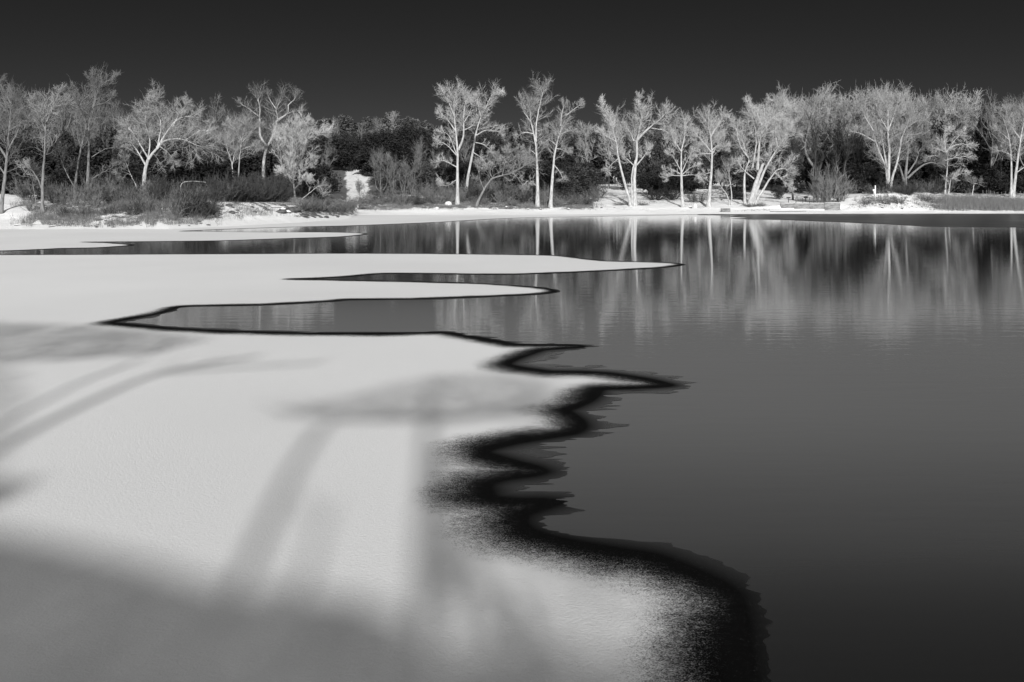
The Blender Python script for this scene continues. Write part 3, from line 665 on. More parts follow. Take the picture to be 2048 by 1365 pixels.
# right group
T('vase-shaped tree with dark topmost twigs beside the white post', [([(1777, 385), (1777, 344), (1779, 304), (1776, 270), (1776, 215), (1779, 176)], 10, 1.8, .4), ([(1774, 384), (1772, 339), (1760, 307), (1751, 282), (1742, 250)], 7, 1.6, .3), ([(1781, 384), (1784, 357), (1795, 324), (1804, 275), (1817, 245), (1820, 210)], 7.5, 1.6, .4), ([(1773, 335), (1768, 300), (1762, 262)], 5, 1.3, .4), ([(1776, 262), (1790, 225), (1800, 190)], 4, 1.2, .2), ([(1776, 262), (1756, 226), (1750, 196)], 4, 1.2, .2), ([(1751, 284), (1722, 268), (1702, 262)], 3.2, 1, .2), ([(1747, 262), (1728, 230), (1722, 204)], 3, 1, .2)], (1777, 386), bark='bark_white', twig='twig_grey', dens=1.2, prim=1.2)
T('low-forking tree with one long limb reaching right over the field', [([(1811, 380), (1811, 355), (1812, 344), (1817, 294), (1827, 279), (1838, 240)], 10, 1.8, .5), ([(1808, 364), (1800, 335), (1792, 322), (1786, 300)], 6.5, 1.6, .4), ([(1815, 357), (1835, 339), (1857, 326), (1880, 329), (1894, 322)], 6, 1.6, .6), ([(1815, 348), (1832, 322), (1840, 300), (1862, 280)], 4.5, 1.3, .3), ([(1818, 292), (1806, 262), (1812, 230)], 3.5, 1.1, .2), ([(1832, 262), (1856, 232), (1872, 204)], 3.2, 1, .2)], (1811, 388), bark='bark_grey', twig='twig_dim', dens=1.2, prim=1.15)
T('bright low-branching pair of thin trunks standing in the snowy field', [([(1890, 388), (1895, 324), (1892, 304), (1880, 280)], 4.5, 1.4, .5), ([(1897, 388), (1902, 359), (1912, 346)], 4, 1.4, .4), ([(1893, 320), (1912, 316), (1944, 312)], 3, 1, .3), ([(1893, 308), (1900, 296), (1925, 288), (1944, 296)], 3, 1, .2), ([(1893, 306), (1874, 298), (1858, 296)], 2.6, .9, .2), ([(1892, 304), (1888, 270), (1900, 256)], 2.6, .9, .2), ([(1892, 305), (1915, 275), (1932, 272)], 2.6, .9, .2), ([(1903, 358), (1924, 348), (1936, 350)], 2, .8, .2), ([(1893, 322), (1870, 312), (1850, 316)], 2.4, .8, .2)], (1893, 389), bark='bark_white', twig='twig_white', dens=1.0, prim=.85, up=0)
T('small bare tree with a flat T-shaped top left of the reeds', [([(1944, 390), (1948, 369), (1944, 362)], 3, 1.5, .7), ([(1948, 368), (1962, 366)], 1.5, .7, .3), ([(1948, 369), (1934, 362)], 1.5, .7, .3)], (1944, 391), name='small_bare_tree', bark='bark_white', twig='twig_dim', dens=.7, prim=.6)
T('rightmost pair of tall white trunks behind the reeds', [([(2022, 394), (2023, 344), (2020, 289), (2009, 245), (1996, 215)], 6.5, 1.5, .45), ([(2026, 394), (2032, 344), (2039, 294), (2047, 245), (2056, 205)], 9, 2, .4), ([(2040, 278), (2020, 248), (2010, 215)], 4, 1.2, .3), ([(2022, 310), (2004, 303), (1990, 300)], 2.5, .9, .3), ([(2042, 275), (2066, 240), (2070, 210)], 4, 1.2, .3), ([(2034, 345), (2050, 335), (2064, 340)], 2.5, .9, .3), ([(2018, 280), (1998, 262), (1988, 262)], 2.5, .9, .3)], (2024, 395), bark='bark_white', twig='twig_grey', dens=.95)

# ------------------------------------------------------------------ background bare trees (shared variants)
def bg_variant(seed, hgt=10.0, twig='twig_dim', bark='bark_grey'):
    rg = np.random.default_rng(seed)
    tg = Geo(); cg = Geo()
    tr_ = resample([(0, 0, -.3), (rg.uniform(-.4, .4), 0, hgt * .3), (rg.uniform(-.8, .8), rg.uniform(-.5, .5), hgt * .65), (rg.uniform(-1, 1), 0, hgt * .9)], 10)
    tg.tubes(tr_, .18, .04, 6)
    l1 = grow(tr_[None], 9, hgt * .45, (25, 50), .18, .15, 8, .25, .9, .45, rg)
    tg.tubes(l1, .08, .02, 4)
    b1 = grow(l1, 7, hgt * .2, (28, 60), .15, .2, 5, .2, 1, .4, rg); cg.tubes(b1, .03, .012, 3)
    b2 = grow(b1, 7, hgt * .1, (25, 60), .12, .25, 4, .1, 1, .3, rg); cg.tubes(b2, .022, .007, 3, tip=True)
    b3 = grow(b2, 2, hgt * .055, (25, 60), .1, .25, 2, .1, 1, .2, rg); cg.tubes(b3, .014, .004, 3, tip=True)
    return tg.mesh('trunk', M[bark], True), cg.mesh('crown', M[twig], False)
BGV = {'dim': [bg_variant(100 + i) for i in range(4)], 'grey': [bg_variant(200 + i, twig='twig_grey') for i in range(3)], 'dark': [bg_variant(300 + i, twig='twig_dark', bark='bark_dark') for i in range(3)]}
def place_bg(px, ytop, D, w, kind, label, group, rg, name='bare_tree'):
    z = float(terr(px, D)); h = H + (HY - ytop) / F * D - z
    tr_, cr = BGV[kind][rg.integers(len(BGV[kind]))]
    o = empty(name, ((px - 1024) / F * D, D, z - .1), rg.uniform(0, 6.28), (h / 10 * w, h / 10 * w, h / 10), label=label, cat='tree', group=group)
    obj('trunk', tr_, o); obj('crown', cr, o)
rg = np.random.default_rng(31)
def row(x0, x1, step, ytop, D, jy, jd, w, kind, label, group):
    x = x0
    while x < x1:
        place_bg(x + rg.uniform(-.3, .3) * step, ytop + rg.uniform(-jy, jy), D + rg.uniform(-jd, jd), w * rg.uniform(.8, 1.2), kind, label, group, rg)
        x += step
row(-60, 250, 26, 205, 160, 28, 8, .8, 'dim', 'misty bare tree standing behind the left bank trees', 'bare trees behind the left bank')
row(225, 470, 26, 225, 164, 18, 8, .9, 'dim', 'soft grey bare tree behind the umbrella-shaped tree', 'bare trees behind the umbrella-shaped tree')
row(460, 640, 30, 245, 172, 25, 8, .8, 'dim', 'dim bare tree behind the forked tree and birch', 'bare trees behind the forked tree')
row(860, 1060, 32, 300, 200, 20, 12, .8, 'dim', 'dim bare tree behind the open trees in the centre', 'bare trees behind the centre group')
row(1150, 1480, 30, 255, 232, 28, 12, .8, 'grey', 'grey bare tree behind the path and rubble pile', 'bare trees behind the path')
row(1545, 1760, 17, 190, 226, 12, 8, .95, 'grey', 'pale bare tree crown in the far row behind the picnic ground', 'bare trees behind the picnic ground')
row(1590, 1760, 34, 240, 190, 20, 5, .9, 'dark', 'dark bare tree between the Y-forked tree and the vase-shaped tree', 'dark bare trees behind the picnic ground')
row(1750, 1960, 18, 192, 226, 16, 8, .95, 'grey', 'pale bare tree crown behind the right-hand field', 'bare trees behind the right field')
row(1985, 2140, 26, 215, 200, 16, 10, .8, 'dim', 'misty bare tree behind the reeds at the right edge', 'bare trees behind the reeds')
for (x, y, D, k, lb) in [(790, 222, 300, 'grey', 'pale feathery bare tree poking above the dark pine ridge'), (655, 292, 170, 'dim', 'small grey bare tree in front of the dark pine slope'), (676, 238, 300, 'dim', 'faint bare tree on the ridge left of the pines'), (722, 246, 290, 'dim', 'faint low bare tree on the ridge between the pines'), (756, 236, 320, 'dim', 'faint bare tree just left of the feathery one on the ridge')]:
    place_bg(x, y, D, .9, k, lb, None, rg)

# ------------------------------------------------------------------ evergreens
def crown_mesh(seed, mat, shape='round', nl=3800, leaf=.26, w=5.0, h=8.0, lobes=46):
    rg = np.random.default_rng(seed)
    u = rg.normal(size=(lobes, 3)); u /= np.linalg.norm(u, axis=1, keepdims=True)
    r = rg.uniform(.45, .92, lobes)[:, None]
    c = u * r
    c[:, 2] = c[:, 2] * .5 + .52
    if shape == 'cone':
        c[:, 2] = rg.uniform(.04, .96, lobes); k = (1.02 - c[:, 2])[:, None] ** .8
        a = rg.uniform(0, 6.28, lobes); rr = np.sqrt(rg.uniform(.3, 1, lobes))[:, None] * k
        c[:, :2] = np.stack([np.cos(a), np.sin(a)], -1) * rr
        lr = .12 + .12 * (1 - c[:, 2])
    else:
        lr = rg.uniform(.16, .34, lobes)
    i = rg.integers(lobes, size=nl)
    d = rg.normal(size=(nl, 3)); d /= np.linalg.norm(d, axis=1, keepdims=True)
    d[:, 2] = d[:, 2] * .8
    p = c[i] + d * (lr[i] * rg.uniform(.55, 1.0, nl))[:, None] * np.array([1, 1, .75])
    p[:, 2] = np.maximum(p[:, 2], .01)
    p *= np.array([w / 2, w / 2, h])
    # leaf clumps: little three-cornered sprays pointing outwards/upwards
    a = rg.normal(size=(nl, 3)); a += d * .6 + np.array([0, 0, .4]); a /= np.linalg.norm(a, axis=1, keepdims=True)
    bb = np.cross(a, rg.normal(size=(nl, 3))); bb /= np.linalg.norm(bb, axis=1, keepdims=True)
    s = (leaf * rg.uniform(.6, 1.5, nl))[:, None]
    v = np.stack([p - bb * s * .5, p + bb * s * .5, p + a * s * 1.3], 1).reshape(-1, 3)
    return mesh_from('crown', v, [np.arange(3 * nl).reshape(-1, 3)], mat, False)
def trunk_mesh(h=4.0):
    g = Geo(); g.tubes(resample([(0, 0, -.3), (.05, 0, h * .5), (0, .05, h)], 6), .16, .06, 6); return g.mesh('trunk', M['bark_dark'])
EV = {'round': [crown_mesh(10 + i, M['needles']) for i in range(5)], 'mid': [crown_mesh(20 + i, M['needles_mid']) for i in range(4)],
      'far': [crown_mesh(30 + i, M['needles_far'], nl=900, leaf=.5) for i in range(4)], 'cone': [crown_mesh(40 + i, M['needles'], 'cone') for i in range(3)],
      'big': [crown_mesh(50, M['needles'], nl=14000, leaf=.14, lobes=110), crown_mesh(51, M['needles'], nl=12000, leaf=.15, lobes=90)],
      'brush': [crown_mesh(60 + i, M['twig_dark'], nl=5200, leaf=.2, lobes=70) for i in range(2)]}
TM = trunk_mesh()
def ever(px, ytop, D, wpx, kind, label, group, rg, name='evergreen_tree', sink=0.0, trunk=True, cat='tree'):
    z = float(terr(px, D)) - sink; h = H + (HY - ytop) / F * D - z
    if h < 1: h = 1
    w = wpx * D / F
    o = empty(name, ((px - 1024) / F * D, D, z), rg.uniform(0, 6.28), (w / 5, w / 5, h / 8), label=label, cat=cat, group=group)
    vs = EV[kind]
    obj('crown', vs[rg.integers(len(vs))], o)
    if trunk: obj('trunk', TM, o)
rg = np.random.default_rng(77)
def erow(x0, x1, step, ytop, D, jy, jd, wpx, kind, label, group, **k):
    x = x0
    while x < x1:
        ever(x + rg.uniform(-.3, .3) * step, ytop + rg.uniform(-jy, jy), D + rg.uniform(-jd, jd), wpx * rg.uniform(.8, 1.25), kind, label, group, rg, **k)
        x += step
erow(-120, 480, 34, 276, 148, 14, 8, 75, 'round', 'dark evergreen in the shaded mass behind the left bank', 'dark evergreens behind the left bank')
erow(-100, 460, 44, 325, 134, 14, 3, 70, 'round', 'low dark juniper at the foot of the left tree line', 'low dark junipers behind the left bank')
erow(470, 640, 34, 300, 158, 12, 6, 66, 'round', 'dark evergreen behind the birch and forked tree', 'dark evergreens behind the forked tree')
erow(460, 560, 30, 345, 140, 8, 3, 50, 'brush', 'dark dense thicket bush at the foot of the forked tree', 'dark thicket bushes under the forked tree', name='thicket_bush', trunk=False, cat='bush')
ever(650, 326, 152, 66, 'round', 'broad dark bush left of the snowy clearing', None, rg, name='dark_bush', trunk=False, cat='bush')
ever(632, 345, 148, 60, 'round', 'lower dark bush overlapping the broad one left of the clearing', None, rg, name='dark_bush', trunk=False, cat='bush')
ever(812, 244, 262, 84, 'big', 'large dark round-topped pine crowning the central ridge', None, rg, name='pine_tree')
ever(842, 262, 266, 50, 'big', 'dark pine at the right shoulder of the round-topped pine', None, rg, name='pine_tree')
ever(752, 262, 258, 90, 'big', 'broad dark pine left of the round-topped ridge pine', None, rg, name='pine_tree')
ever(705, 272, 250, 80, 'big', 'dark pine at the left end of the central ridge', None, rg, name='pine_tree')
ever(662, 268, 246, 60, 'round', 'dark evergreen just left of the central ridge pines', None, rg)
ever(735, 296, 236, 70, 'round', 'dark evergreen on the slope above the snowy clearing', None, rg)
ever(700, 310, 262, 90, 'mid', 'grey scrubby bush above the snowy clearing', None, rg, name='scrub_bush', trunk=False, cat='bush')
ever(775, 300, 232, 60, 'round', 'dark evergreen right of the clearing under the ridge pines', None, rg)
ever(764, 352, 195, 50, 'brush', 'dark ragged bush at the right edge of the snowy clearing', None, rg, name='dark_bush', trunk=False, cat='bush')
ever(828, 305, 225, 70, 'round', 'dark evergreen right below the round-topped pine', None, rg)
ever(815, 340, 192, 60, 'brush', 'dark brushy thicket behind the thin saplings', None, rg, name='thicket_bush', trunk=False, cat='bush')
ever(850, 330, 190, 60, 'brush', 'dark thicket left of the tall open tree', None, rg, name='thicket_bush', trunk=False, cat='bush')
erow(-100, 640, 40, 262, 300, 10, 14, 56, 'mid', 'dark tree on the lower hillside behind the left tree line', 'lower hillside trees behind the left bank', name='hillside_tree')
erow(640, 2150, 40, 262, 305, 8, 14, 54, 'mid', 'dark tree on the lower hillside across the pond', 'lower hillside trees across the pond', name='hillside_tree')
erow(850, 1240, 38, 268, 250, 14, 14, 62, 'round', 'dark evergreen on the slope behind the centre trees', 'dark evergreens on the centre slope')
erow(870, 1200, 34, 325, 196, 12, 6, 56, 'round', 'dark low evergreen right behind the centre trees', 'low dark evergreens behind the centre trees')
ever(1168, 330, 184, 76, 'brush', 'big dense dark twiggy bush left of the snowy path', None, rg, name='dark_bush', trunk=False, cat='bush')
ever(1136, 350, 182, 56, 'brush', 'smaller dark twiggy bush at the foot of the curving white trunk', None, rg, name='dark_bush', trunk=False, cat='bush')
erow(1250, 1480, 32, 290, 218, 14, 8, 56, 'mid', 'grey-dark evergreen behind the path and rubble pile', 'evergreens behind the path')
erow(1290, 1400, 30, 345, 200, 12, 5, 52, 'round', 'low dark evergreen behind the slim white tree', 'low dark evergreens behind the slim white tree')
ever(1465, 372, 184, 40, 'brush', 'small dark bush left of the many-stemmed cottonwood', None, rg, name='dark_bush', trunk=False, cat='bush')
ever(1480, 384, 182, 30, 'brush', 'low dark shrub at the foot of the many-stemmed cottonwood', None, rg, name='dark_bush', trunk=False, cat='bush')
erow(1480, 1600, 30, 290, 218, 14, 10, 56, 'round', 'dark evergreen behind the many-stemmed cottonwood', 'dark evergreens behind the cottonwood')
ever(1556, 372, 186, 28, 'brush', 'small snow-flecked bush left of the pedestal grill', None, rg, name='dark_bush', trunk=False, cat='bush')
erow(1585, 1770, 30, 262, 209, 16, 8, 62, 'round', 'dark evergreen behind the picnic ground', 'dark evergreens behind the picnic ground')
ever(1718, 322, 190, 70, 'brush', 'tall dark brushy bush left of the white post', None, rg, name='dark_bush', trunk=False, cat='bush')
ever(1762, 315, 200, 60, 'round', 'dark evergreen right behind the white post', None, rg)
erow(1780, 2150, 32, 262, 208, 18, 8, 64, 'round', 'dark evergreen behind the right-hand field', 'dark evergreens behind the right field')
erow(1800, 2150, 34, 335, 198, 10, 4, 52, 'round', 'low dark evergreen at the edge of the right-hand field', 'low dark evergreens by the right field')
ever(1975, 205, 215, 54, 'cone', 'tall dark evergreen rising left of the rightmost trunks', None, rg)
ever(1962, 235, 212, 46, 'cone', 'second tall dark evergreen left of the rightmost trunks', None, rg)
# far hillside
rgf = np.random.default_rng(5)
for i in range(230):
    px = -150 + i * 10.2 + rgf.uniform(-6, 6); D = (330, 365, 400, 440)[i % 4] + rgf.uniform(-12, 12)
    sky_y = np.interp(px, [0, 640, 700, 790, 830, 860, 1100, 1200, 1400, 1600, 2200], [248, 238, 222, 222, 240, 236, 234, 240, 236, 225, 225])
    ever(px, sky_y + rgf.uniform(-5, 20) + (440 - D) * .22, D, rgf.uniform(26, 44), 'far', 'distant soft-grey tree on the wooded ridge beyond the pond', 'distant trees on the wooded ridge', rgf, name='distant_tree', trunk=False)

# ------------------------------------------------------------------ shrubs on the banks
def shrub_variant(seed, mat, n=26, h=2.2, w=1.0, dens=5, lean=48, r=.018):
    rg = np.random.default_rng(seed)
    a = rg.uniform(0, 6.28, n); rr = np.sqrt(rg.uniform(0, 1, n)) * .35 * w
    az = a + rg.normal(size=n) * .4; el = np.radians(rg.uniform(0, lean, n))
    d = np.stack([np.cos(az) * np.sin(el), np.sin(az) * np.sin(el), np.cos(el)], -1)
    K = 6; p = np.empty((n, K, 3)); p[:, 0] = np.stack([np.cos(a) * rr, np.sin(a) * rr, np.full(n, -.15)], -1)
    L = h * rg.uniform(.6, 1.15, n)[:, None] / (K - 1)
    for k in range(1, K):
        d = d + rg.normal(size=(n, 3)) * .12; d /= np.linalg.norm(d, axis=1, keepdims=True)
        p[:, k] = p[:, k - 1] + d * L
    g = Geo(); g.tubes(p, r * 1.8, r * .6, 3)
    g2 = Geo()
    b1 = grow(p, dens, h * .35, (18, 50), .12, .2, 4, .2, 1, .3, rg); g2.tubes(b1, r, r * .4, 3, tip=True)
    b2 = grow(b1, 4, h * .17, (20, 60), .1, .25, 2, .1, 1, .2, rg); g2.tubes(b2, r * .75, r * .3, 3, tip=True)
    return g.mesh('stem', M[mat]), g2.mesh('twigs', M[mat], False)
SH = {'brush': [shrub_variant(400 + i, 'brush') for i in range(4)], 'dark': [shrub_variant(410 + i, 'twig_dark', n=34, dens=6) for i in range(3)],
      'dry': [shrub_variant(420 + i, 'twig_dim', n=28) for i in range(3)], 'vase': [shrub_variant(430, 'twig_dim', n=26, lean=32, dens=12)], 'low': [shrub_variant(440 + i, 'grass', n=46, h=1.6, lean=65) for i in range(2)]}
def shrub(px, ybase, ytop, wpx, kind, label, group=None, name='shrub', rg=rg):
    D = ground_at(px, ybase); z = float(terr(px, D))
    h = max(.5, (H + (HY - ytop) / F * D) - z); w = wpx * D / F
    o = empty(name, ((px - 1024) / F * D, D, z), rg.uniform(0, 6.28), (w / 2.6, w / 2.6, h / 2.3), label=label, cat='bush', group=group)
    st, tw = SH[kind][rg.integers(len(SH[kind]))]
    tag(obj('stems', st, o), kind='stuff'); tag(obj('twigs', tw, o), kind='stuff')
rg = np.random.default_rng(9)
LB = 'dark brush tangle on the left bank below the tall trees'
for i in range(19):
    px = 112 + i * 12 + rg.uniform(-8, 8); yb = rg.uniform(404, 437)
    shrub(px, yb, yb - rg.uniform(22, 46), rg.uniform(28, 46), ('brush', 'dark', 'brush', 'dry')[i % 4], LB, 'brush tangles on the left bank', rg=rg)
for i in range(12):
    shrub(100 + i * 32 + rg.uniform(-10, 10), 402, 402 - rg.uniform(24, 48), rg.uniform(34, 60), 'dry', 'grey brush behind the bank top at the left', 'grey brush behind the left bank top', rg=rg)
shrub(60, 424, 396, 34, 'dry', 'small grey bush by the shadowed path at the far left', rg=rg)
shrub(380, 434, 352, 56, 'dark', 'tall dark bush below the arching cane on the left bank', rg=rg)
shrub(402, 436, 366, 64, 'dark', 'broad dark bush at the left end of the snowy point', rg=rg)
shrub(422, 430, 392, 44, 'dark', 'low dark bush touching the snowy point', rg=rg)
shrub(350, 436, 372, 50, 'brush', 'dark bush left of the arching cane', rg=rg)
for i in range(16):
    px = 430 + i * 9; shrub(px, 404, 404 - rg.uniform(28, 60), rg.uniform(34, 50), 'dark', 'dark twiggy brush along the top of the snowy point', 'brush along the top of the snowy point', rg=rg)
for i in range(11):
    px = 606 + i * 11; yb = 424 - abs(i - 5) * .8; shrub(px, yb, yb - rg.uniform(22, 40), rg.uniform(30, 46), 'dry' if i % 2 else 'brush', 'grey brush sloping to the tip of the snowy point', 'brush at the tip of the snowy point', rg=rg)
for i in range(40):
    px = 722 + i * 12 + rg.uniform(-5, 5); yb = rg.uniform(402, 413)
    shrub(px, yb, yb - rg.uniform(16, 44), rg.uniform(24, 44), ('brush', 'dry', 'dark', 'dry')[i % 4], 'grey brush behind the central beach', 'brush behind the central beach', rg=rg)
for (x, yb, yt, w, k, lb) in [(1240, 411, 402, 34, 'low', 'low dry shrub at the foot of the twin-trunk cottonwood'), (1285, 411, 401, 30, 'low', 'low dry shrub right of the twin-trunk cottonwood'), (1310, 400, 374, 60, 'dark', 'dark low bush behind the twin-trunk cottonwood'), (1345, 400, 372, 50, 'dark', 'dark bush left of the slim white tree'), (1384, 405, 380, 34, 'dry', 'thin grey bush between slim white tree and rubble'), (1400, 406, 384, 30, 'dry', 'wiry bush behind the shoreline rocks'),
    (1500, 414, 404, 44, 'low', 'low dry grass clump under the many-stemmed cottonwood'), (1520, 413, 402, 30, 'low', 'dry clump right of the many-stemmed cottonwood'), (1600, 386, 370, 34, 'dark', 'dark bush behind the picnic table'),
    (1658, 406, 334, 66, 'vase', 'tall vase-shaped grey bush rising behind the concrete wall'), (1640, 406, 352, 46, 'vase', 'left half of the bush clump by the railing'), (1682, 404, 350, 44, 'vase', 'right edge of the bush clump beyond the wall end'),
    (1732, 410, 391, 36, 'dry', 'rounded bush on the slope below the white post'), (1772, 408, 388, 40, 'dry', 'rounded bush below the vase-shaped tree'), (1798, 408, 390, 44, 'dry', 'rounded bush right below the vase-shaped tree'), (1815, 390, 352, 40, 'dark', 'dark brush wrapping the low-forking trunk'), (1850, 403, 388, 50, 'dry', 'bush at the left end of the reeds'), (1876, 408, 392, 34, 'low', 'pale grass clump at the left end of the reeds')]:
    shrub(x, yb, yt, w, k, lb, rg=rg)

for i in range(30):
    px = 40 + i * 20 + rg.uniform(-8, 8); yb = rg.uniform(396, 401)
    shrub(px, yb, yb - rg.uniform(26, 60), rg.uniform(34, 60), ('dry', 'brush', 'dark')[i % 3], 'mid-grey undergrowth in front of the left evergreens', 'undergrowth behind the left bank', rg=rg)
for i in range(20):
    px = 850 + i * 18 + rg.uniform(-8, 8); yb = rg.uniform(392, 399)
    shrub(px, yb, yb - rg.uniform(20, 52), rg.uniform(34, 56), ('dry', 'brush')[i % 2], 'mid-grey undergrowth behind the centre trees', 'undergrowth behind the centre trees', rg=rg)
for i in range(26):
    px = 1700 + i * 15 + rg.uniform(-8, 8); yb = rg.uniform(384, 388)
    shrub(px, yb, yb - rg.uniform(14, 48), rg.uniform(26, 46), ('brush', 'dry', 'dark')[i % 3], 'mid-grey undergrowth along the back of the right-hand field', 'undergrowth behind the right field', rg=rg)
# arching cane
D = ground_at(366, 428)
g = Geo(); pl = resample(limb3([(366, 428), (364, 400), (361, 378), (364, 367), (374, 363.5), (392, 363), (412, 365)], D, 1.5), 24)
g.tubes(pl, .05, .02, 6); o0 = pl[0]
tag(obj('arched_cane', g.mesh('arched_cane', M['bark_white'], origin=o0), loc=tuple(o0)), 'pale bent cane arching over the dark bushes on the left bank', 'branch')

# ------------------------------------------------------------------ grass, reeds
def blades(name, region, n, h, mat, seed, r=.012, lean=.25, mask=None):
    rg = np.random.default_rng(seed)
    px = rg.uniform(region[0], region[1], n); s = rg.uniform(region[2], region[3], n)
    ed_ = np.minimum(px - region[0], region[1] - px) / 45 + fbm(px * .08, s * .8, 3, seed) * 1.2
    ok_ = (rg.uniform(0, 1, n) < ed_) & (rg.uniform(0, 1, n) < np.minimum(s - region[2], region[3] - s) / 2 + .25); px, s = px[ok_], s[ok_]; n = len(px)
    if mask is not None:
        X = (px - 1024) / F * 150
        k = fbm(X * .35, s * .35, 3, seed) > mask
        px, s = px[k], s[k]; n = len(px)
    D = shore(px) + s; z = terr(px, D); X = (px - 1024) / F * D
    hh = rg.uniform(h[0], h[1], n) * (1 + 1.1 * fbm(X * .5, D * .5, 4, seed + 3))
    b = np.stack([X, D, z - .03], -1)
    t = b + np.stack([rg.normal(size=n) * lean * hh, rg.normal(size=n) * lean * hh, hh], -1)
    m_ = (b + t) / 2 + rg.normal(size=(n, 3)) * .04
    g = Geo(); g.tubes(np.stack([b, t], 1), r, .004, 3, tip=True)
    return tag(obj(name, g.mesh(name, M[mat], False)), kind='stuff')
blades('reeds', (1866, 2200, 3.2, 12), 26000, (.9, 1.7), 'grass', 1, .014, .1)
blades('reeds', (1820, 1880, 5, 14), 2200, (.5, 1.1), 'grass', 11, .014, .15)
blades('dry_grass', (20, 450, 1, 16), 26000, (.25, .9), 'grass', 2, .012, .25, mask=-.02)
blades('dry_grass', (715, 1215, 4.5, 18), 24000, (.2, .8), 'grass', 3, .012, .25, mask=-.03)
blades('dry_grass', (440, 715, 4, 22), 12000, (.2, .8), 'grass', 4, .012, .25, mask=.0)
blades('dry_grass', (1215, 1560, 3, 30), 9000, (.12, .4), 'grass', 6, .012, .3, mask=.05)
blades('dry_grass', (1690, 1870, 3, 24), 11000, (.2, .6), 'grass', 8, .012, .25, mask=.02)
for o in bpy.data.objects:
    if o.name.startswith('reeds'): tag(o, 'tall dry reeds along the right-hand shore', 'reeds')
    elif o.name.startswith('dry_grass'): tag(o, 'dry grass poking through the snow on the bank', 'grass')

# ------------------------------------------------------------------ rocks, logs
def rock_mesh(seed, mat, sc=(1, .8, .55)):
    rg = np.random.default_rng(seed)
    bm = bmesh.new(); bmesh.ops.create_icosphere(bm, subdivisions=2, radius=.5)
    for v in bm.verts:
        c = np.array(v.co); k = 1 + .5 * float(fbm(np.array(c[0] * 3 + seed), np.array(c[1] * 3 + c[2] * 2), 3, seed))
        v.co = Vector(np.round(c * k * 5, 0) / 5 * .35 + c * k * .65) 
        v.co.x *= sc[0]; v.co.y *= sc[1]; v.co.z *= sc[2]
    me = bpy.data.meshes.new('rock'); bm.to_mesh(me); bm.free(); me.materials.append(mat); return me
def snowy_rock_mat():
    m, n, l, b = new_mat('snow_topped_rock')
    ge = n.new('ShaderNodeNewGeometry'); sx = n.new('ShaderNodeSeparateXYZ'); l.new(ge.outputs['Normal'], sx.inputs[0])
    f = noise(n, l, 3, 5, .6)
    k = ramp(n, l, mth(n, l, 'ADD', sx.outputs['Z'], mth(n, l, 'MULTIPLY', mth(n, l, 'SUBTRACT', f, .5), 1.0)), .42, .58)
    l.new(grey(n, l, mixv(n, l, k, ramp(n, l, f, .3, .7, .04, .16), .82)), b.inputs['Base Color']); b.inputs['Roughness'].default_value = .85
    bump(n, l, b, f, .05); return m
M['snowrock'] = snowy_rock_mat()
RK = [rock_mesh(i + 1, M['snowrock']) for i in range(4)]; RKD = [rock_mesh(i + 11, M['rock']) for i in range(3)]
rg = np.random.default_rng(12)
def rock(px, py, wpx, label, group=None, dark=False, hs=1.0, ms=None):
    D = ground_at(px, py); w = wpx * D / F
    me = ms or (RKD if dark else RK)[rg.integers(3)]
    o = obj('rock', me); o.location = ((px - 1024) / F * D, D, float(terr(px, D)) + .08 * w * hs); o.scale = (w, w * .9, w * hs); o.rotation_euler = (0, 0, rg.uniform(0, 6.28))
    tag(o, label, 'rock', group)
for i in range(16): rock(rg.uniform(1402, 1442), rg.uniform(379, 396), rg.uniform(7, 15), 'flat snow-capped stone in the rubble pile behind the white-based tree', 'stones of the rubble pile', hs=.5)
for i in range(10): rock(rg.uniform(1420, 1450), rg.uniform(388, 402), rg.uniform(4, 8), 'small dark stone at the foot of the rubble pile', 'small stones below the rubble pile', dark=True, hs=.6)
for i in range(22):
    rock(rg.uniform(446, 590), rg.uniform(412, 430), rg.uniform(7, 18), 'dark rock showing through snow on the point', 'rocks on the snowy point', dark=(i % 3 > 0), hs=.75)
rock(585, 424, 34, 'largest dark rock clump on the snowy point', dark=True, hs=.7); rock(562, 426, 26, 'dark rock left of the largest clump on the point', dark=True, hs=.7)
rock(607, 434, 30, 'low dark rock near the tip of the snowy point', dark=True, hs=.45); rock(652, 436, 16, 'last dark rock at the tip of the snowy point', dark=True, hs=.5)
for i in range(8): rock(rg.uniform(618, 694), rg.uniform(433, 437), rg.uniform(6, 13), 'small rock in the line along the tip of the point', 'small rocks along the tip of the point', dark=True, hs=.6)
for i in range(30): rock(rg.uniform(20, 440), rg.uniform(438, 456), rg.uniform(4, 11), 'small dark stone on the left shoreline snow', 'small stones on the left shoreline', dark=(i % 3 > 0), hs=.5)
for i in range(12): rock(rg.uniform(1714, 1734), rg.uniform(410, 421), rg.uniform(2, 4), 'small dark stone on the beach right of the wall', 'small stones right of the wall', dark=True)
for i in range(16): rock(rg.uniform(1740, 1860), rg.uniform(404, 420), rg.uniform(3, 6), 'small stone on the beach below the vase-shaped tree', 'small stones below the vase-shaped tree', dark=(i % 2 == 0))
for i in range(16): rock(rg.uniform(990, 1230), rg.uniform(415, 421), rg.uniform(3, 8), 'small snow-topped stone on the central beach', 'small stones on the central beach', dark=(i % 2 == 0))
rock(897, 411, 14, 'round snow-covered boulder on the central beach', ms=rock_mesh(31, M['snowcap'], (1, 1, 1)))
rock(874, 418, 9, 'small white rock left of the round boulder', ms=rock_mesh(32, M['snowcap'], (1, 1, .7)))
rock(1390, 415, 9, 'white snow-covered rock between slim tree and white-based tree', hs=1.3, ms=rock_mesh(33, M['snowcap'], (1, 1, 1)))
rock(1381, 417, 8, 'second white rock on the shore by the slim white tree', ms=rock_mesh(34, M['snowrock'], (1, 1, .8)))
rock(1360, 414, 5, 'small dark rock at the foot of the slim white tree', dark=True)
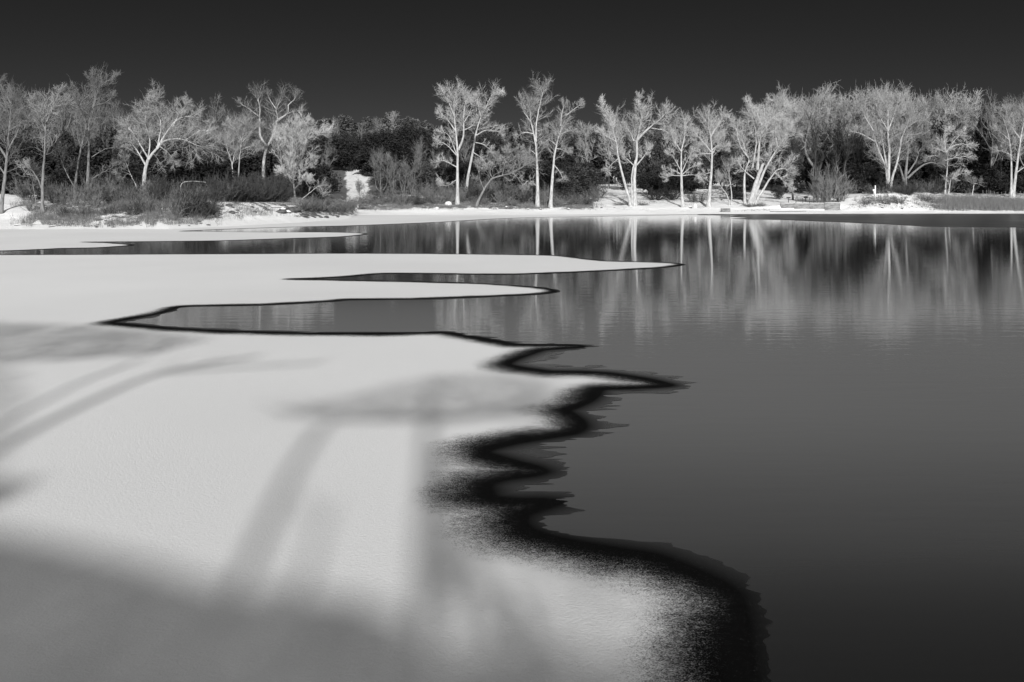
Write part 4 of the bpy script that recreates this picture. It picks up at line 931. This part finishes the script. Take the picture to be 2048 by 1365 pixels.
def log(pts, w0, w1, label, mat='wood', base=None):
    D = ground_at(*(base or pts[0])); pl = limb3(pts, D, 1.2); pl = resample(pl, 12)
    for p in pl: p[2] = max(p[2], float(terr(1024 + p[0] / p[1] * F, p[1])) + .05)
    g = Geo(); rr = np.linspace(w0, w1, 12) / 2 * D / F; g.tubes(pl, 0, 0, 7, rad=rr[None]); o0 = pl[0]
    r_ = empty('fallen_log', tuple(o0), label=label, cat='log')
    obj('trunk', g.mesh('trunk', M[mat], origin=o0), r_)
    g = Geo(); q_ = pl.copy(); q_[:, 2] += rr * .7; g.tubes(q_, 0, 0, 6, rad=(rr * .62)[None]); obj('snow_cap', g.mesh('snow_cap', M['snowcap'], origin=o0), r_)
log([(28, 454), (60, 456), (95, 455)], 3.2, 2, 'long thin fallen log on the left shoreline snow')
log([(97, 457), (110, 458), (122, 457.5)], 3.5, 3, 'short dark log at the right end of the long shoreline log', 'bark_dark')
log([(868, 412), (882, 414), (896, 413)], 2, 1.4, 'thin driftwood log leaning on the round boulder')
log([(540, 416), (556, 417), (572, 417)], 2, 1.5, 'straight dark log on top of the snowy point', 'bark_dark')
log([(1100, 418), (1118, 417), (1134, 416)], 2.2, 1.5, 'fallen pale log at the foot of the curving white trunk', 'bark_white')
log([(1540, 424.5), (1580, 424.5), (1612, 424)], 2, 2, 'thin driftwood log on the beach in front of the concrete wall', 'bark_dark')
log([(142, 394), (156, 408), (165, 418)], 2.2, 1.5, 'dark broken stick leaning in the left bank brush', 'bark_dark')

# ------------------------------------------------------------------ retaining wall, railing, table, grills, post
def at_(px, D, z): return np.array([(px - 1024) / F * D, D, z])
WD = 170.9
def pxw(px, D=WD): return (px - 1024) / F * D
wall = empty('retaining_wall', (pxw(1620), WD, 0.4), label='stained concrete retaining wall along the picnic ground beach', cat='wall')
for (a, bx, zt, dy, zb) in [(1562, 1588, 1.66, 0.06, .0), (1588, 1618.8, 1.68, 0, -.2), (1619, 1648.8, 1.68, 0, -.2), (1649, 1680, 1.80, -.18, -.4)]:
    g = Geo(); x0, x1 = pxw(a), pxw(bx)
    g.box((0, 0, 0), (x1 - x0, .4, zt - zb)); o_ = obj('concrete_panel', g.mesh('concrete_panel', M['concrete'], False), wall)
    o_.location = ((x0 + x1) / 2 - pxw(1620), dy + .2, (zt + zb) / 2 - .4)
    g = Geo(); g.box((0, 0, 0), (x1 - x0 - .05, .34, .05)); o_ = obj('snow_cap', g.mesh('snow_cap', M['snowcap'], False), wall)
    o_.location = ((x0 + x1) / 2 - pxw(1620), dy + .22, zt + .026 - .4)
RD = WD + .5
rail = empty('railing', (pxw(1632, RD), RD, 1.6), label='dark metal railing on top of the concrete retaining wall', cat='railing')
for px in (1592, 1605.5, 1619, 1627.5, 1634, 1647, 1660, 1672):
    g = Geo(); g.tubes([[(0, 0, 0), (0, 0, 1.02)]], .05, .05, 6); o_ = obj('post', g.mesh('post', M['metal']), rail); o_.location = (pxw(px, RD) - pxw(1632, RD), 0, 0)
for z, a, b_ in ((1.0, 1590, 1674), (.42, 1592, 1674)):
    g = Geo(); x0 = pxw(a, RD) - pxw(1632, RD); x1 = pxw(b_, RD) - pxw(1632, RD); g.tubes([[(x0, -.06, z), (x1, -.06, z)]], .045, .045, 6); obj('rail', g.mesh('rail', M['metal']), rail)
def grill(px, D, label):
    z = float(terr(px, D)); r_ = empty('pedestal_grill', ((px - 1024) / F * D, D, z), label=label, cat='grill')
    g = Geo(); g.tubes([[(0, 0, 0), (0, 0, .75)]], .06, .06, 8); obj('post', g.mesh('post', M['metal']), r_)
    g = Geo(); g.box((0, 0, .8), (.6, .45, .04)); 
    for s_ in (-1, 1): g.box((s_ * .3, 0, .9), (.03, .45, .18))
    g.box((0, .22, .9), (.57, .03, .18)); obj('fire_box', g.mesh('fire_box', M['metal'], False), r_)
    g = Geo()
    for k in range(7): g.box((-.24 + k * .08, 0, .94), (.015, .42, .015))
    obj('grate', g.mesh('grate', M['metal'], False), r_)
grill(1577, 178, 'left pedestal grill standing alone on the snowy picnic ground')
grill(1611.5, 179.5, 'right pedestal grill in front of the picnic table')
def table(px, D, rz, label):
    z = float(terr(px, D)); r_ = empty('picnic_table', ((px - 1024) / F * D, D, z), rz, label=label, cat='picnic table')
    for k in range(4):
        g = Geo(); g.box((0, -.3 + k * .2, .76), (2.3, .18, .045)); obj('tabletop_plank', g.mesh('tabletop_plank', M['metal'], False), r_)
    for s_ in (-1, 1):
        g = Geo(); g.box((0, s_ * .72, .45), (2.3, .26, .045)); obj('bench', g.mesh('bench', M['metal'], False), r_)
        g = Geo(); g.box((s_ * .85, 0, .40), (.06, 1.5, .06)); g.tubes([[(s_ * .85, -.6, 0), (s_ * .85, -.2, .74)], [(s_ * .85, .6, 0), (s_ * .85, .2, .74)]], .035, .035, 6)
        obj('leg_frame', g.mesh('leg_frame', M['metal'], False), r_)
table(1603, 184, .05, 'dark picnic table with snow on top behind the grill')
# white post with a small box, low wooden fence beside it
D = 174.5; z = float(terr(1750.5, D)) + .25
pr = empty('white_post', ((1750.5 - 1024) / F * D, D, z), label='white signpost with a small box left of the vase-shaped tree', cat='post')
g = Geo(); g.box((0, 0, 1.1), (.16, .14, 2.7)); obj('post', g.mesh('post', M['white_paint'], False), pr)
g = Geo(); g.box((-.26, 0, 1.6), (.36, .14, .34)); g.box((-.18, 0, 1.2), (.2, .12, .5)); obj('box', g.mesh('box', M['white_paint'], False), pr)
D = 175.5
fr_ = empty('low_fence', (pxw(1768, D), D, float(terr(1768, D))), label='low thin-rail fence running beside the white post', cat='fence')
zz0 = float(terr(1768, D))
for px in (1710, 1728, 1746, 1757, 1768, 1787):
    g = Geo(); dz = float(terr(px, D)) - zz0; g.tubes([[(0, 0, -.2), (0, 0, .62)]], .04, .04, 5); o_ = obj('post', g.mesh('post', M['wood']), fr_); o_.location = (pxw(px, D) - pxw(1768, D), 0, dz)
for hgt in (.28, .52):
    pts_ = [(pxw(px, D) - pxw(1768, D), -.05, float(terr(px, D)) - zz0 + hgt) for px in (1708, 1728, 1746, 1757, 1768, 1789)]
    g = Geo(); g.tubes([pts_], .022, .022, 5); obj('rail', g.mesh('rail', M['wood']), fr_)
# row of short stakes behind the reeds
for i, px in enumerate(np.arange(1966, 2052, 7.5)):
    D = 186; g = Geo(); hh = random.uniform(.5, .9); g.tubes([[(0, 0, -.2), (random.uniform(-.05, .05), 0, hh)]], .05, .045, 6)
    o_ = obj('fence_stake', g.mesh('fence_stake', M['bark_grey'])); o_.location = (pxw(px, D), D, float(terr(px, D)) + .4); tag(o_, 'short weathered stake in the row behind the reeds', 'stake', 'stakes behind the reeds')
# concrete block at the water's edge
g = Geo(); D = 166.5; g.box((0, 0, .3), (1.45, .7, .9)); o_ = obj('concrete_block', g.mesh('concrete_block', M['concrete'], False)); o_.location = (pxw(1451, D), D, .15)
tag(o_, 'square concrete block at the waterline below the slim V-shaped stems', 'concrete block')
# two low shelter roofs seen as light bars through the trees up the slope
# ------------------------------------------------------------------ trees behind the camera that throw the soft shadows
def back(px, py, Yc):
    """point at depth Yc whose shadow falls on the ice at image position px,py"""
    x, y = G(px, py); t = (y - Yc) / ldir[1]
    return np.array([x - ldir[0] * t, Yc, -ldir[2] * t])
def shade_tree(label, Yc, limbs, base_x, dens=0.6, twigs=True, seed=1):
    rg = np.random.default_rng(seed)
    zb = 12.0
    base_x = back(*limbs[0][0][0], Yc)[0] if base_x is None else base_x
    root = empty('bare_tree', (base_x, Yc, zb), label=label, cat='tree')
    tg = Geo(); cg = Geo(); o = np.array([base_x, Yc, zb])
    for k, (pts_, r0, r1, tw) in enumerate(limbs):
        poly_ = np.array([back(a, c, Yc + rg.uniform(-.1, .1)) for a, c in pts_])
        if k == 0: poly_ = np.concatenate([[[base_x, Yc, zb - .3]], poly_])
        pl_ = resample(poly_, 16); tg.tubes(pl_, r0, r1, 8)
        if tw:
            b1 = grow(pl_[None, 6:], tw, 1.1, (30, 60), .1, .2, 5, .1, 1, .3, rg); tg.tubes(b1, .03, .01, 4)
            b2 = grow(b1, 6, .5, (30, 60), .1, .2, 4, .1, 1, .3, rg); cg.tubes(b2, .008, .003, 3, tip=True)
    obj('trunk', tg.mesh('trunk', M['bark_grey'], origin=o), root)
    if cg.n: obj('crown', cg.mesh('crown', M['twig_grey'], False, origin=o), root)
def foliage_screen(name, label, Yc, polyg, n, leaf, seed, thick=2.0, base_x=0.0):
    """dense evergreen whose crown stands where its shade falls inside the given ice outline"""
    rg = np.random.default_rng(seed)
    pv = np.array(polyg, float); pts_ = []
    x0, x1 = pv[:, 0].min(), pv[:, 0].max(); y0, y1 = pv[:, 1].min(), pv[:, 1].max()
    W3 = np.array([back(a, c, Yc) for a, c in polyg])
    lo = W3.min(0); hi = W3.max(0)
    while len(pts_) < n:
        q_ = np.stack([rg.uniform(lo[0], hi[0], 4000), rg.uniform(lo[2], hi[2], 4000)], -1)
        c = np.zeros(len(q_), bool)
        A_ = W3[:, [0, 2]]; B_ = np.roll(A_, -1, axis=0)
        for (xa, ya), (xb, yb) in zip(A_, B_):
            if ya == yb: continue
            cr = ((ya > q_[:, 1]) != (yb > q_[:, 1])); c ^= cr & (q_[:, 0] < (xb - xa) * (q_[:, 1] - ya) / (yb - ya) + xa)
        dy = rg.normal(size=len(q_)) * thick * .4
        # slide along the light so that the shade stays put
        p3 = np.stack([q_[:, 0] + ldir[0] / ldir[1] * dy, Yc + dy, q_[:, 1] + ldir[2] / ldir[1] * dy], -1)
        pts_.extend(p3[c].tolist())
    p = np.array(pts_[:n])
    a = rg.normal(size=(n, 3)); a /= np.linalg.norm(a, axis=1, keepdims=True)
    b_ = np.cross(a, rg.normal(size=(n, 3))); b_ /= np.linalg.norm(b_, axis=1, keepdims=True)
    s = (leaf * rg.uniform(.6, 1.4, n))[:, None]
    v = np.stack([p - b_ * s * .5, p + b_ * s * .5, p + a * s], 1).reshape(-1, 3)
    if isinstance(base_x, tuple): base_x = back(*base_x, Yc)[0]
    o = np.array([base_x, Yc, 12.0])
    root = empty(name, tuple(o), label=label, cat='tree')
    obj('crown', mesh_from('crown', v - o, [np.arange(3 * n).reshape(-1, 3)], M['needles'], False), root)
    g = Geo(); g.tubes(resample([(0, 0, -.3), (.1, 0, 3), (0, 0, max(3.5, lo[2] + .5 * (hi[2] - lo[2]) - 12))], 8), .14, .08, 8); obj('trunk', g.mesh('trunk', M['bark_dark']), root)
    return root
shade_tree('bare tree behind the photographer whose straight trunk shades the ice', -45, [([(842, 1300), (843, 1150), (852, 950), (862, 840), (866, 800)], .08, .06, 0), ([(862, 835), (700, 838), (560, 822)], .10, .03, 5), ([(862, 838), (1000, 822), (1080, 790)], .14, .05, 6), ([(480, 1180), (540, 1040), (600, 920), (650, 850)], .095, .07, 0), ([(600, 1180), (625, 1110), (645, 1050)], .07, .03, 2), ([(885, 1200), (890, 1100), (885, 1010), (880, 900)], .09, .06, 2), ([(1000, 1260), (960, 1180), (935, 1080)], .10, .05, 3)], None, seed=3)
shade_tree('leaning bare tree behind the photographer shading the left ice', -45, [([(-260, 980), (0, 850), (150, 770), (280, 722)], .085, .06, 1), ([(-200, 1060), (0, 900), (180, 805), (330, 745), (520, 712)], .115, .07, 2), ([(330, 745), (480, 735), (640, 728)], .07, .03, 2)], -9, seed=4)
foliage_screen('evergreen_tree', 'broad evergreen behind the photographer shading the lower left ice', -45, [(-300, 1010), (0, 1065), (200, 1105), (430, 1172), (640, 1195), (760, 1215), (860, 1300), (880, 2400), (-300, 2400)], 15000, .095, 1, base_x=(200, 1300))
foliage_screen('evergreen_tree', 'thin evergreen behind the photographer shading the lower right ice', -45, [(860, 1330), (1000, 1300), (1100, 1290), (1200, 1330), (1420, 1330), (1500, 2400), (880, 2400)], 3200, .1, 2, base_x=(1080, 1350))
foliage_screen('evergreen_tree', 'small evergreen behind the photographer shading the ice by its edge', -45, [(880, 1080), (1100, 1090), (1320, 1130), (1440, 1220), (1420, 1340), (880, 1340)], 420, .095, 3, base_x=(1060, 1300))
foliage_screen('evergreen_tree', 'evergreen top behind the photographer shading the middle left ice', -45, [(-500, 655), (0, 645), (240, 655), (420, 680), (300, 712), (120, 722), (-500, 728)], 4200, .15, 5, base_x=(-420, 700))
foliage_screen('evergreen_tree', 'evergreen crown behind the photographer shading the middle ice', -45, [(545, 830), (700, 790), (860, 755), (980, 745), (1120, 762), (1110, 800), (1040, 840), (900, 840), (700, 838)], 1350, .1, 6, base_x=(850, 1000))
foliage_screen('evergreen_tree', 'evergreen tip behind the photographer at the far left of the ice', -45, [(-200, 940), (60, 965), (40, 990), (-20, 1020), (-200, 1030)], 900, .1, 7, base_x=(-170, 1000))
foliage_screen('evergreen_tree', 'airy evergreen screen added unseen behind the photographer to dim the far left ice', -45, [(-700, 640), (-60, 640), (60, 760), (20, 900), (-60, 1060), (-700, 1060)], 9000, .1, 8, base_x=(-500, 900))  # unseen sparse crown, added to grey the ice at far left
